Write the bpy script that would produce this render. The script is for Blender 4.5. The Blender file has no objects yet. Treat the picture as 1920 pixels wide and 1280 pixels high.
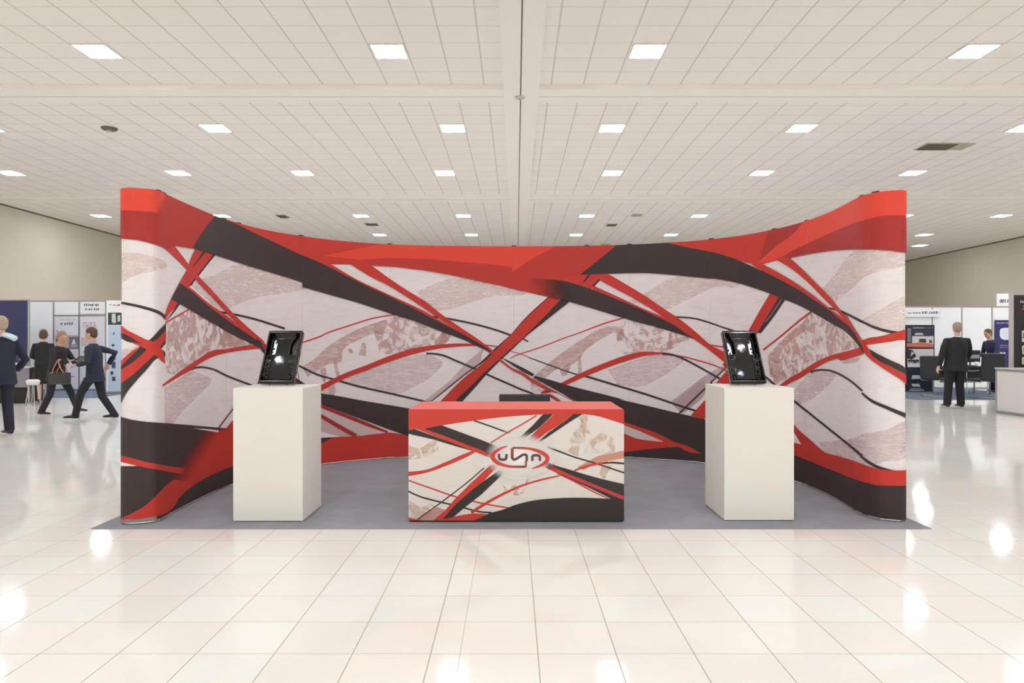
import bpy, bmesh, math, random
from mathutils import Vector, Matrix, noise
from mathutils.geometry import tessellate_polygon
random.seed(7)
sc = bpy.context.scene
C = sc.collection

# ------------------------------------------------------------------ camera, world, exposure
F, CX, CY, H = 1280.0, 968.0, 643.0, 1.36          # focal length and principal point in px of the 1920x1280 frame, eye height
cam = bpy.data.cameras.new('camera')
camo = bpy.data.objects.new('camera', cam); C.objects.link(camo)
camo.location = (0, 0, H); camo.rotation_euler = (math.pi/2, 0, 0)
cam.sensor_width = 36.0; cam.lens = F/1920*36.0
cam.shift_x = -(CX-960)/1920; cam.shift_y = (CY-640)/1920
cam.clip_end = 200
sc.camera = camo
w = bpy.data.worlds.new('world'); sc.world = w; w.use_nodes = True
w.node_tree.nodes['Background'].inputs[0].default_value = (1.0, 0.96, 0.9, 1)
w.node_tree.nodes['Background'].inputs[1].default_value = 0.9
sc.view_settings.view_transform = 'Standard'; sc.view_settings.look = 'None'
sc.view_settings.gamma = 1.0; sc.view_settings.use_curve_mapping = False
sc.view_settings.exposure = 0.0
LAMP = 50.0                                        # radiance of the ceiling light panels
try:
    sc.cycles.max_bounces = 8; sc.cycles.diffuse_bounces = 6; sc.cycles.glossy_bounces = 4; sc.cycles.transparent_max_bounces = 48
    sc.cycles.sample_clamp_indirect = 6.0
except Exception: pass

# ------------------------------------------------------------------ helpers
def lin(c):
    c = c/255.0
    return c/12.92 if c <= 0.04045 else ((c+0.055)/1.055)**2.4
def rgb(*c): return tuple(lin(v) for v in c)
def px(x, Y): return (x-CX)*Y/F
def pz(y, Y): return H+(CY-y)*Y/F

class NT:
    def __init__(s, name):
        s.m = bpy.data.materials.new(name); s.m.use_nodes = True
        s.t = s.m.node_tree; s.n = s.t.nodes; s.b = s.n['Principled BSDF']
    def N(s, typ, **kw):
        n = s.n.new(typ)
        for k, v in kw.items():
            if k.startswith('i'): n.inputs[int(k[1:])].default_value = v
            else: setattr(n, k, v)
        return n
    def L(s, a, b): s.t.links.new(a, b)
    def math(s, op, a, b=None, c=None):
        n = s.n.new('ShaderNodeMath'); n.operation = op
        for i, v in enumerate((a, b, c)):
            if v is None: continue
            if isinstance(v, (int, float)): n.inputs[i].default_value = v
            else: s.L(v, n.inputs[i])
        return n.outputs[0]
    def mix(s, f, a, b, blend='MIX'):
        n = s.n.new('ShaderNodeMix'); n.data_type = 'RGBA'; n.blend_type = blend
        for i, v in ((0, f), (6, a), (7, b)):
            if isinstance(v, (int, float)): n.inputs[i].default_value = v
            elif isinstance(v, tuple): n.inputs[i].default_value = tuple(v)[:3]+(1,)
            else: s.L(v, n.inputs[i])
        return n.outputs[2]

_mats = {}
def mat(name, col, rough=0.6, metal=0.0, var=0.04, scale=30.0, spec=0.5, coat=0.0, bump=0.0):
    """plain surface with a little procedural mottling"""
    if name in _mats: return _mats[name]
    t = NT(name); b = t.b
    co = t.N('ShaderNodeTexCoord')
    nz = t.N('ShaderNodeTexNoise'); nz.inputs['Scale'].default_value = scale; nz.inputs['Detail'].default_value = 3
    t.L(co.outputs['Object'], nz.inputs['Vector'])
    c = rgb(*col)
    hi = tuple(min(1, v*(1+var)) for v in c); lo = tuple(v*(1-var) for v in c)
    t.L(t.mix(nz.outputs[0], lo, hi), b.inputs['Base Color'])
    b.inputs['Roughness'].default_value = rough; b.inputs['Metallic'].default_value = metal
    b.inputs['Specular IOR Level'].default_value = spec
    if coat: b.inputs['Coat Weight'].default_value = coat; b.inputs['Coat Roughness'].default_value = 0.05
    if bump:
        bp = t.N('ShaderNodeBump'); bp.inputs['Strength'].default_value = bump; bp.inputs['Distance'].default_value = 0.003
        t.L(nz.outputs[0], bp.inputs['Height']); t.L(bp.outputs[0], b.inputs['Normal'])
    _mats[name] = t.m
    return t.m

def obj(name, bm, m, parent=None, smooth=False, loc=None):
    me = bpy.data.meshes.new(name)
    if isinstance(bm, bmesh.types.BMesh):
        bm.normal_update(); bm.to_mesh(me); bm.free()
    else: me = bm
    for mm in (m if isinstance(m, (list, tuple)) else [m]): me.materials.append(mm)
    if smooth:
        for p in me.polygons: p.use_smooth = True
    o = bpy.data.objects.new(name, me); C.objects.link(o)
    if parent is not None: o.parent = parent
    if loc: o.location = loc
    return o
def tag(o, label=None, cat=None, group=None, kind=None):
    if label: o['label'] = label
    if cat: o['category'] = cat
    if group: o['group'] = group
    if kind: o['kind'] = kind
    return o
def thing(name, label, cat, loc=(0, 0, 0), rz=0.0, group=None):
    o = bpy.data.objects.new(name, None); C.objects.link(o)
    o.location = loc; o.rotation_euler = (0, 0, rz); o.empty_display_size = 0.1
    return tag(o, label, cat, group)
def dup(root, loc=None, rz=None, label=None):
    r = root.copy(); C.objects.link(r)
    if loc is not None: r.location = loc
    if rz is not None: r.rotation_euler = (0, 0, rz)
    if label: r['label'] = label
    for ch in list(root.children):
        c = ch.copy(); C.objects.link(c); c.parent = r
        for g in list(ch.children):
            d = g.copy(); C.objects.link(d); d.parent = c
    return r

def box(bm, x0, x1, y0, y1, z0, z1, M=None):
    vs = [bm.verts.new((x, y, z)) for z in (z0, z1) for y in (y0, y1) for x in (x0, x1)]
    for f in ((0, 2, 3, 1), (4, 5, 7, 6), (0, 1, 5, 4), (2, 6, 7, 3), (0, 4, 6, 2), (1, 3, 7, 5)):
        bm.faces.new([vs[i] for i in f])
    if M is not None:
        for v in vs: v.co = M @ v.co
    return vs
def bbox(x0, x1, y0, y1, z0, z1, r=0.004, seg=2, M=None):
    bm = bmesh.new(); box(bm, x0, x1, y0, y1, z0, z1)
    if r: bmesh.ops.bevel(bm, geom=list(bm.edges), offset=r, segments=seg, affect='EDGES', profile=0.6)
    if M is not None: bmesh.ops.transform(bm, matrix=M, verts=bm.verts)
    return bm
def tube(bm, pts, radii, n=12, flat=1.0, cap=True, ref=None):
    """smooth tube through pts; flat squashes along the second axis"""
    pts = [Vector(p) for p in pts]
    if isinstance(radii, (int, float)): radii = [radii]*len(pts)
    rings = []; prev = Vector(ref) if ref else None
    for i, p in enumerate(pts):
        d = (pts[min(i+1, len(pts)-1)]-pts[max(i-1, 0)])
        d = d.normalized() if d.length > 1e-9 else Vector((0, 0, 1))
        if prev is None: prev = Vector((1, 0, 0)) if abs(d.x) < 0.9 else Vector((0, 1, 0))
        a = (prev-d*prev.dot(d)).normalized(); b = d.cross(a); prev = a
        r = radii[i]
        rr = r if isinstance(r, (tuple, list)) else (r, r*flat)
        rings.append([bm.verts.new(p+a*math.cos(t)*rr[0]+b*math.sin(t)*rr[1]) for t in (2*math.pi*k/n for k in range(n))])
    for A, B in zip(rings, rings[1:]):
        for k in range(n): bm.faces.new((A[k], A[(k+1) % n], B[(k+1) % n], B[k]))
    if cap: bm.faces.new(rings[0][::-1]); bm.faces.new(rings[-1])
def ball(bm, c, r, u=16, v=10, M=None):
    c = Vector(c); rr = (r, r, r) if isinstance(r, (int, float)) else r
    mt = Matrix.Translation(c) @ (M.to_4x4() if M is not None else Matrix.Identity(4)) @ Matrix.Diagonal((rr[0], rr[1], rr[2], 1))
    bmesh.ops.create_uvsphere(bm, u_segments=u, v_segments=v, radius=1.0, matrix=mt)
def smooth_pts(P, n=6):
    """Catmull-Rom through tuples of any width"""
    if len(P) < 3: return [tuple(p) for p in P]
    out = []
    for i in range(len(P)-1):
        a, b, c, d = P[max(i-1, 0)], P[i], P[i+1], P[min(i+2, len(P)-1)]
        for k in range(n):
            t = k/n
            out.append(tuple(0.5*(2*b[j]+(c[j]-a[j])*t+(2*a[j]-5*b[j]+4*c[j]-d[j])*t*t+(3*b[j]-a[j]-3*c[j]+d[j])*t**3) for j in range(len(b))))
    out.append(tuple(P[-1]))
    return out

# ------------------------------------------------------------------ setting: floor, ceiling, walls
XL, XR, YB, YF, ZC = -18.1, 23.25, 47.0, -18.0, H+4.9
TILE = 0.3424
def floor_mat():
    t = NT('polished_cream_tiles'); b = t.b
    g = t.N('ShaderNodeNewGeometry'); sp = t.N('ShaderNodeSeparateXYZ'); t.L(g.outputs['Position'], sp.inputs[0])
    X, Y = sp.outputs[0], sp.outputs[1]
    X = t.math('ADD', X, t.math('MULTIPLY', Y, 0.00625))
    x0a, x0b = -0.3875+0.0312, -0.26+0.0312
    # narrow strip of cut tiles between x0a and x0b: squeeze it out of the regular grid
    right = t.math('GREATER_THAN', X, x0b)
    ur = t.math('DIVIDE', t.math('SUBTRACT', X, x0b), TILE)
    ul = t.math('DIVIDE', t.math('SUBTRACT', X, x0a), TILE)
    u = t.math('ADD', t.math('MULTIPLY', ur, right), t.math('MULTIPLY', t.math('ADD', ul, -7.0), t.math('SUBTRACT', 1.0, right)))
    v = t.math('DIVIDE', t.math('SUBTRACT', Y, 4.701), TILE)
    def line(q, wd):
        f = t.math('FRACT', q); d = t.math('MINIMUM', f, t.math('SUBTRACT', 1.0, f))
        return t.math('LESS_THAN', d, wd)
    gx = line(u, 0.0078); gy = line(v, 0.0055)
    grout = t.math('MAXIMUM', gx, gy)
    cb = t.N('ShaderNodeCombineXYZ'); t.L(t.math('FLOOR', u), cb.inputs[0]); t.L(t.math('FLOOR', v), cb.inputs[1])
    wn = t.N('ShaderNodeTexWhiteNoise'); wn.noise_dimensions = '2D'; t.L(cb.outputs[0], wn.inputs['Vector'])
    cr = t.N('ShaderNodeValToRGB'); e = cr.color_ramp.elements
    e[0].position = 0; e[0].color = rgb(235, 230, 220)+(1,); e[1].position = 1; e[1].color = rgb(236, 236, 226)+(1,)
    e2 = cr.color_ramp.elements.new(0.5); e2.color = rgb(236, 233, 223)+(1,)
    t.L(wn.outputs['Value'], cr.inputs[0])
    nz = t.N('ShaderNodeTexNoise'); nz.inputs['Scale'].default_value = 2.2; nz.inputs['Detail'].default_value = 5
    t.L(g.outputs['Position'], nz.inputs['Vector'])
    col = t.mix(t.math('MULTIPLY', nz.outputs[0], 0.12), cr.outputs[0], rgb(225, 216, 206))
    col = t.mix(t.math('MULTIPLY', grout, 0.9), col, rgb(160, 148, 132))
    t.L(col, b.inputs['Base Color'])
    n2 = t.N('ShaderNodeTexNoise'); n2.inputs['Scale'].default_value = 0.9; t.L(g.outputs['Position'], n2.inputs['Vector'])
    r = t.math('MULTIPLY_ADD', n2.outputs[0], 0.04, 0.05)
    t.L(t.math('ADD', r, t.math('MULTIPLY', grout, 0.4)), b.inputs['Roughness'])
    b.inputs['Specular IOR Level'].default_value = 0.3
    return t.m
def ceiling_mat():
    t = NT('ceiling_tiles'); b = t.b
    g = t.N('ShaderNodeNewGeometry'); sp = t.N('ShaderNodeSeparateXYZ'); t.L(g.outputs['Position'], sp.inputs[0])
    X, Y = sp.outputs[0], sp.outputs[1]
    TX, TY = 0.6105, 0.595
    far = t.math('GREATER_THAN', Y, 13.3)
    right = t.math('GREATER_THAN', X, 0.09)
    x0 = t.math('MULTIPLY_ADD', right, 1.273, -0.61)          # phase of the grid left / right of the spine beam
    x0 = t.math('ADD', x0, t.math('MULTIPLY', far, t.math('MULTIPLY_ADD', right, -0.08, 0.055)))
    u = t.math('DIVIDE', t.math('SUBTRACT', X, x0), TX)
    y0 = t.math('MULTIPLY_ADD', far, 14.08-12.93, 12.93)
    v = t.math('DIVIDE', t.math('SUBTRACT', Y, y0), TY)
    def line(q, wd):
        f = t.math('FRACT', q); d = t.math('MINIMUM', f, t.math('SUBTRACT', 1.0, f))
        return t.math('LESS_THAN', d, wd)
    grid = t.math('MAXIMUM', line(u, 0.022), t.math('MULTIPLY', line(v, 0.018), 0.65))
    cb = t.N('ShaderNodeCombineXYZ'); t.L(t.math('FLOOR', u), cb.inputs[0]); t.L(t.math('FLOOR', v), cb.inputs[1])
    wn = t.N('ShaderNodeTexWhiteNoise'); wn.noise_dimensions = '2D'; t.L(cb.outputs[0], wn.inputs['Vector'])
    col = t.mix(wn.outputs['Value'], rgb(249, 243, 239), rgb(251, 246, 242))
    col = t.mix(t.math('MULTIPLY', grid, 0.6), col, rgb(190, 180, 168))
    t.L(col, b.inputs['Base Color']); b.inputs['Roughness'].default_value = 0.9
    b.inputs['Specular IOR Level'].default_value = 0.2
    return t.m

def slab(name, x0, x1, y0, y1, z0, z1, m):
    bm = bmesh.new(); box(bm, x0, x1, y0, y1, z0, z1)
    return tag(obj(name, bm, m), kind='structure')
M_wall = mat('beige_hall_wall', (224, 217, 200), 0.85, var=0.03, scale=1.5)
M_beam = mat('painted_beam', (252, 248, 243), 0.8, var=0.01)
M_line = mat('dark_joint', (120, 108, 95), 0.9)  # dark tone of the beam grooves, wall trims and baseboards
slab('floor', XL, XR, YF, YB, -0.1, 0.0, floor_mat())
slab('ceiling', XL, XR, YF, YB, ZC, ZC+0.1, ceiling_mat())
slab('wall_left', XL-0.1, XL, YF, YB, -0.1, ZC+0.1, M_wall)
slab('wall_right', XR, XR+0.1, YF, YB, -0.1, ZC+0.1, M_wall)
slab('wall_back', XL-0.1, XR+0.1, YB, YB+0.1, -0.1, ZC+0.1, M_wall)
bm = bmesh.new(); box(bm, -0.245, 0.43, YF, YB, ZC-0.10, ZC); box(bm, 0.072, 0.096, YF, YB, ZC-0.101, ZC-0.09)
o = obj('trim_1', bm, [M_beam, M_line]); tag(o, kind='structure')
for p in o.data.polygons[6:]: p.material_index = 1
for i, (a, b_) in enumerate(((12.93, 13.62), (22.5, 23.19), (3.36, 4.05))):
    for s, (xa, xb) in enumerate(((XL, -0.246), (0.431, XR))):
        bm = bmesh.new(); box(bm, xa, xb, a, b_, ZC-0.10, ZC)
        ym = (a+b_)/2+0.04; box(bm, xa, xb, ym-0.006, ym+0.006, ZC-0.101, ZC-0.09)
        o = obj('trim_%d' % (2+i*2+s), bm, [M_beam, M_line]); tag(o, kind='structure')
        for p in o.data.polygons[6:]: p.material_index = 1
for i, (xa, xb, nm) in enumerate(((XL, XL+0.02, 'left'), (XR-0.02, XR, 'right'))):
    bm = bmesh.new(); box(bm, xa, xb, YF, YB, ZC-0.05, ZC-0.0005); tag(obj('trim_%d' % (10+i), bm, M_line), kind='structure')
    bm = bmesh.new(); box(bm, xa, xb, YF, YB, 0.0005, 0.12); tag(obj('baseboard_'+nm, bm, M_line), kind='structure')

# ------------------------------------------------------------------ ceiling lights
t = NT('light_panel'); t.b.inputs['Base Color'].default_value = (0.9, 0.9, 0.9, 1)
nz = t.N('ShaderNodeTexNoise'); nz.inputs['Scale'].default_value = 60
t.L(t.mix(nz.outputs[0], (0.92, 0.98, 1.10), (0.93, 0.985, 1.11)), t.b.inputs['Emission Color'])
t.b.inputs['Emission Strength'].default_value = LAMP
M_lamp = t.m
M_frame = mat('white_enamel', (228, 226, 220), 0.4)
def make_light():
    r = thing('ceiling_light', 'square recessed ceiling light panel', 'ceiling light')
    bm = bmesh.new(); s, q = 0.29, 0.262
    for a in ((-s, s, -s, -q), (-s, s, q, s), (-s, -q, -q, q), (q, s, -q, q)): box(bm, a[0], a[1], a[2], a[3], -0.012, -0.0005)
    obj('frame', bm, M_frame, r)
    bm = bmesh.new(); box(bm, -q, q, -q, q, -0.007, -0.0007); obj('diffuser', bm, M_lamp, r)
    return r
Rows = [
 (96, ((183, 'far left'), (730, 'left of the spine beam'), (1214, 'right of the spine beam'), (1826, 'far right')), 'front'),
 (240, ((404, 'far left'), (849, 'left of the spine beam'), (1147, 'right of the spine beam'), (1503, 'second right of the spine beam'), (1921, 'cut by the right picture edge')), 'second'),
 (324, ((19, 'at the left picture edge'), (334, 'third left of the spine beam'), (567, 'second left of the spine beam'), (834, 'just left of the spine beam'), (1148, 'just right of the spine beam'), (1428, 'second right of the spine beam'), (1711, 'third right of the spine beam')), 'third'),
 (404.5, ((415, 'above the display at its black band'), (677, 'second left of the spine beam'), (869, 'just left of the spine beam'), (1100, 'just right of the spine beam'), (1311, 'second right of the spine beam'), (1693, 'peeping past the right end of the display'), (1877, 'nearest the right wall')), 'fourth'),
 (440, ((712, 'second left of the spine beam'), (884, 'just left of the spine beam'), (1080, 'just right of the spine beam'), (1258, 'second right of the spine beam'), (1733, 'right of the display end')), 'fifth'),
 (460, ((1725, 'right of the display end, lowest in view'),), 'sixth'),
]
L0 = None
for y, xs, nm in Rows:
    Y = F*(ZC-H)/(CY-y)
    for x, where in xs:
        lab = 'square ceiling light panel in the %s row, %s' % (nm, where)
        loc = (px(x, Y), Y, ZC)
        if L0 is None: L0 = make_light(); L0.location = loc; L0['label'] = lab; L0['group'] = 'ceiling light panels'
        else: dup(L0, loc, 0, lab)
for Y in (7.3, 1.45, -2.6, -6.8, -11.0, -15.0):  # unseen rows added to light the stand from the front
    for X in (-12.2, -5.92, -2.13, 2.2, 5.55, 12.5, 17.5) if Y == 1.45 else (-12.2, -7.0, -2.13, 2.2, 7.1, 12.5, 17.5):  # one added row is set so its panels glint in the trays
        dup(L0, (X, Y, ZC), 0, 'added unseen ceiling light panel above and behind the viewer')
for X, Y in ((-12.3, 11.48), (12.6, 11.48), (17.6, 15.55), (-12.1, 15.55), (-12, 26.3), (-16, 15.5), (-16, 26.3), (-16.3, 11.5), (-16.3, 7.3), (17.6, 11.5), (-14, 13.5), (15, 13.5), (15, 17.6), (-14.3, 17.3), (-17, 18.2), (14.2, 18.2), (-12.6, 9.4), (14, 15.9), (19.6, 20.2), (21, 24.5), (21, 15.5)):  # unseen panels added for more light on booths and side walls
    dup(L0, (X, Y, ZC), 0, 'added ceiling light panel just out of view to the side')

# ceiling fittings
M_vent = mat('dark_vent_metal', (105, 95, 82), 0.6)
M_ventl = mat('pale_vent_metal', (190, 180, 165), 0.6)
def vent(x, y, w_, d_, label, m=M_vent):
    Y = F*(ZC-H)/(CY-y)
    r = thing('ceiling_vent', label, 'air vent', (px(x, Y), Y, ZC), 0, 'ceiling air vents')
    bm = bmesh.new(); f = 0.035
    for a in ((-w_, w_, -d_, -d_+f), (-w_, w_, d_-f, d_), (-w_, -w_+f, -d_+f, d_-f), (w_-f, w_, -d_+f, d_-f)): box(bm, *a, -0.02, -0.0005)
    obj('frame', bm, M_ventl, r)
    bm = bmesh.new(); n = 7
    for k in range(n):
        yy = -d_+f+(k+0.5)*(2*d_-2*f)/n
        box(bm, -w_+f, w_-f, -0.002, 0.002, -0.02, 0.018, Matrix.Translation((0, yy, -0.021)) @ Matrix.Rotation(math.radians(35), 4, 'X'))
    obj('louvre', bm, m, r)
    bm = bmesh.new(); box(bm, -w_+f, w_-f, -d_+f, d_-f, -0.004, -0.0006); obj('backing', bm, m, r)
vent(1757, 274, 0.42, 0.3, 'dark square air vent in the ceiling above the right end of the display')
vent(1803, 274, 0.18, 0.28, 'pale smudged ceiling plate beside the dark square vent', M_ventl)
vent(530, 405, 0.20, 0.3, 'small dark vent in the ceiling above the left slope of the display')
vent(697, 420, 0.27, 0.25, 'small dark vent between the two left rear light panels')
vent(1147, 421, 0.22, 0.25, 'small dark vent between the two right rear light panels')
vent(1194, 403, 0.2, 0.2, 'pale small vent right of the fourth row light', M_ventl)
vent(1136, 457.5, 0.25, 0.2, 'narrow vent right above the display top, right of the spine beam', M_ventl)
Y = F*(ZC-H)/(CY-240)
r = thing('smoke_detector', 'round grey-brown smoke detector on the ceiling at upper left', 'smoke detector', (px(205, Y), Y, ZC))
bm = bmesh.new(); tube(bm, [(0, 0, -0.0005), (0, 0, -0.02), (0, 0, -0.045), (0, 0, -0.06)], [0.17, 0.17, 0.14, 0.09], 24); obj('base', bm, M_vent, r, True)
bm = bmesh.new(); tube(bm, [(0, 0, -0.06), (0, 0, -0.085), (0, 0, -0.09)], [0.07, 0.06, 0.03], 20); obj('sensor', bm, M_ventl, r, True)
Y = F*(ZC-0.1-H)/(CY-182)
r = thing('ceiling_boss', 'round white plate where the ceiling beams cross', 'ceiling plate', (px(975, Y), Y, ZC-0.102))
bm = bmesh.new(); tube(bm, [(0, 0, 0), (0, 0, -0.012), (0, 0, -0.03), (0, 0, -0.035)], [0.1, 0.1, 0.07, 0.03], 24); obj('plate', bm, mat('boss_white', (205, 198, 188), 0.5), r, True)
bm = bmesh.new(); tube(bm, [(0, 0, -0.036), (0, 0, -0.05)], [0.02, 0.015], 12); obj('cap', bm, M_ventl, r, True)

# ------------------------------------------------------------------ printed-art machinery
def art_mat():
    t = NT('printed_fabric'); b = t.b
    a = t.N('ShaderNodeAttribute', attribute_name='ink'); q = t.N('ShaderNodeAttribute', attribute_name='par')
    sp = t.N('ShaderNodeSeparateColor'); t.L(q.outputs['Color'], sp.inputs[0])
    opa, tex, ink = sp.outputs[0], sp.outputs[1], a.outputs['Color']
    g = t.N('ShaderNodeNewGeometry')
    def nz(scale, detail, st, off=0.0, dist=0.0):
        m = t.N('ShaderNodeMapping'); m.inputs['Scale'].default_value = st; m.inputs['Location'].default_value = (off, off, off)
        t.L(g.outputs['Position'], m.inputs[0])
        n = t.N('ShaderNodeTexNoise'); n.inputs['Scale'].default_value = scale; n.inputs['Detail'].default_value = detail
        n.inputs['Distortion'].default_value = dist
        t.L(m.outputs[0], n.inputs['Vector']); return n.outputs[0]
    streak = nz(7.0, 8, (1.0, 1.0, 9.0), 3, 1.5)
    blob = nz(9.0, 7, (1, 1, 1.0), 9, 1.3)
    fine = nz(60.0, 3, (1, 1, 2.0), 1)
    # tex 0 = solid ink, about 0.5 = faint streaks, 1 = broken blotches
    s1 = t.N('ShaderNodeMapRange', i1=0.32, i2=0.68); t.L(streak, s1.inputs[0])
    s2 = t.N('ShaderNodeMapRange', i1=0.42, i2=0.62); t.L(blob, s2.inputs[0])
    s3 = t.N('ShaderNodeMapRange', i1=0.35, i2=0.6, i3=0.7, i4=1.0); t.L(fine, s3.inputs[0])
    isst = t.math('MULTIPLY', t.math('GREATER_THAN', tex, 0.25), t.math('LESS_THAN', tex, 0.75))
    isbl = t.math('GREATER_THAN', tex, 0.75)
    o1 = t.math('MULTIPLY_ADD', s1.outputs[0], 0.55, 0.3)
    o2 = t.math('MULTIPLY', s2.outputs[0], s3.outputs[0])
    cov = t.math('ADD', t.math('ADD', t.math('MULTIPLY', isst, o1), t.math('MULTIPLY', isbl, o2)),
                 t.math('SUBTRACT', 1.0, t.math('ADD', isst, isbl)))
    weave = t.math('MULTIPLY_ADD', fine, 0.06, 0.97)
    cm = t.N('ShaderNodeVectorMath', operation='SCALE'); t.L(ink, cm.inputs[0]); t.L(weave, cm.inputs['Scale'])
    t.L(cm.outputs[0], b.inputs['Base Color'])
    b.inputs['Roughness'].default_value = 0.62; b.inputs['Specular IOR Level'].default_value = 0.35
    t.L(t.math('MULTIPLY', opa, cov), b.inputs['Alpha'])
    return t.m
M_art = art_mat()
def _base():
    t = NT('printed_fabric_ground'); b = t.b
    a = t.N('ShaderNodeAttribute', attribute_name='ink')
    g = t.N('ShaderNodeNewGeometry'); m = t.N('ShaderNodeMapping'); m.inputs['Scale'].default_value = (1, 1, 5)
    t.L(g.outputs['Position'], m.inputs[0])
    n = t.N('ShaderNodeTexNoise'); n.inputs['Scale'].default_value = 5; n.inputs['Detail'].default_value = 7; n.inputs['Distortion'].default_value = 0.8
    t.L(m.outputs[0], n.inputs['Vector'])
    mr = t.N('ShaderNodeMapRange', i1=0.5, i2=0.72, i3=0.0, i4=0.35); t.L(n.outputs[0], mr.inputs[0])
    t.L(t.mix(mr.outputs[0], a.outputs['Color'], rgb(222, 203, 200)), b.inputs['Base Color'])
    b.inputs['Roughness'].default_value = 0.65; b.inputs['Specular IOR Level'].default_value = 0.3
    return t.m
M_art0 = _base()

RED, REDD, REDB = rgb(200, 58, 48), rgb(172, 48, 43), rgb(226, 72, 54)
BLK, WHT = rgb(62, 52, 50), rgb(239, 232, 230)
def crop(ox, oy, s): return lambda L: [(ox+p[0]/s, oy+p[1]/s)+tuple(v/s for v in p[2:]) for p in L]
C1, C2, C3, C4 = crop(200, 330, 3.46), crop(200, 660, 3.555), crop(560, 440, 3.555), crop(960, 440, 3.555)
C5, C6 = crop(1340, 330, 3.46), crop(1340, 660, 3.555)
D1, D2, D3, D4 = crop(590, 730, 8.532), crop(1160, 730, 8.532), crop(220, 560, 6.4), crop(900, 560, 6.4)
D5, D6, D7, D8 = crop(1300, 520, 5.82), crop(1580, 560, 7.11), crop(1000, 520, 10.667), crop(1560, 840, 8)
G = lambda L: [tuple(p) for p in L]
ART = []     # (polygon, ink or function, opacity, texture, fine-cells?)
class Art:
    def __init__(s): s.L = []
    def P(s, pts, ink, op=1.0, tex=0.0):
        fn = callable(ink) or callable(op); s.L.append((tris([tuple(p[:2]) for p in pts]), ink, op, tex, fn))
    def E(s, top, bot, ink, op=1.0, tex=0.0, sm=True):
        a = smooth_pts([p[:2] for p in top]) if sm else top
        b = smooth_pts([p[:2] for p in bot]) if sm else bot
        s.P(list(a)+list(b)[::-1], ink, op, tex)
    def R(s, pts, ink, op=1.0, tex=0.0, wd=None, n=6):
        """ribbon through (x, y, width); consecutive quads"""
        if wd is not None: pts = [(p[0], p[1], wd) for p in pts]
        q = smooth_pts(pts, n); L, Rr = [], []
        for i, p in enumerate(q):
            a, b = q[max(i-1, 0)], q[min(i+1, len(q)-1)]
            dx, dy = b[0]-a[0], b[1]-a[1]; l = math.hypot(dx, dy) or 1
            nx, ny = -dy/l*p[2]/2, dx/l*p[2]/2
            L.append((p[0]+nx, p[1]+ny)); Rr.append((p[0]-nx, p[1]-ny))
        if callable(op) or n > 6:
            s.P(L+Rr[::-1], ink, op, tex)
        else: s.P(L+Rr[::-1], ink, op, tex)
def clip(poly, a, b, c):
    """keep a*x+b*y+c >= 0"""
    out = []
    n = len(poly)
    for i in range(n):
        p, q = poly[i-1], poly[i]
        dp, dq = a*p[0]+b*p[1]+c, a*q[0]+b*q[1]+c
        if dp >= 0 and dq >= 0: out.append(q)
        elif dp >= 0 or dq >= 0:
            t = dp/(dp-dq); m = (p[0]+(q[0]-p[0])*t, p[1]+(q[1]-p[1])*t)
            if dp >= 0: out.append(m)
            else: out.append(m); out.append(q)
    return out
def area(p): return 0.5*sum(p[i-1][0]*p[i][1]-p[i][0]*p[i-1][1] for i in range(len(p)))
def tris(poly):
    q = []
    for p in poly:
        if not q or abs(p[0]-q[-1][0])+abs(p[1]-q[-1][1]) > 1e-5: q.append(p)
    while len(q) > 2 and abs(q[0][0]-q[-1][0])+abs(q[0][1]-q[-1][1]) < 1e-5: q.pop()
    if len(q) < 3 or abs(area(q)) < 1e-4: return []
    if len(q) == 3: return [tuple(q)]
    T = tessellate_polygon([[Vector((p[0], p[1], 0)) for p in q]])
    return [tuple(q[i] for i in t) for t in T]
def paint(pieces, art, x0, x1, ytop, ybot):
    """append clipped art triangles of one flat strip x0..x1 (px) between two sloping edges"""
    xm0, xm1 = ytop(x0), ytop(x1); b0, b1 = ybot(x0), ybot(x1)
    st, sb = (xm1-xm0)/(x1-x0), (b1-b0)/(x1-x0)
    for k, (tri, ink, op, tex, fn) in enumerate(art.L):
        for poly in tri:
            xs = [p[0] for p in poly]
            if max(xs) <= x0 or min(xs) >= x1: continue
            q = list(poly)
            for e in ((1, 0, -x0), (-1, 0, x1), (-st, 1, st*x0-xm0), (sb, -1, b0-sb*x0)):
                q = clip(q, *e)
                if len(q) < 3: break
            if len(q) < 3: continue
            if fn:
                ys = [p[1] for p in q]; ya = math.floor(min(ys)/5)*5
                cells = []
                while ya < max(ys):
                    c = clip(clip(q, 0, 1, -ya), 0, -1, ya+5)
                    if len(c) >= 3: cells.append(c)
                    ya += 5
            else: cells = [q]
            for c in cells:
                for i in range(1, len(c)-1):
                    t = (c[0], c[i], c[i+1])
                    if abs(area(t)) > 1e-5: pieces.append((k+1, t, ink, op, tex))
def val(v, p): return v(p) if callable(v) else v
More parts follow.
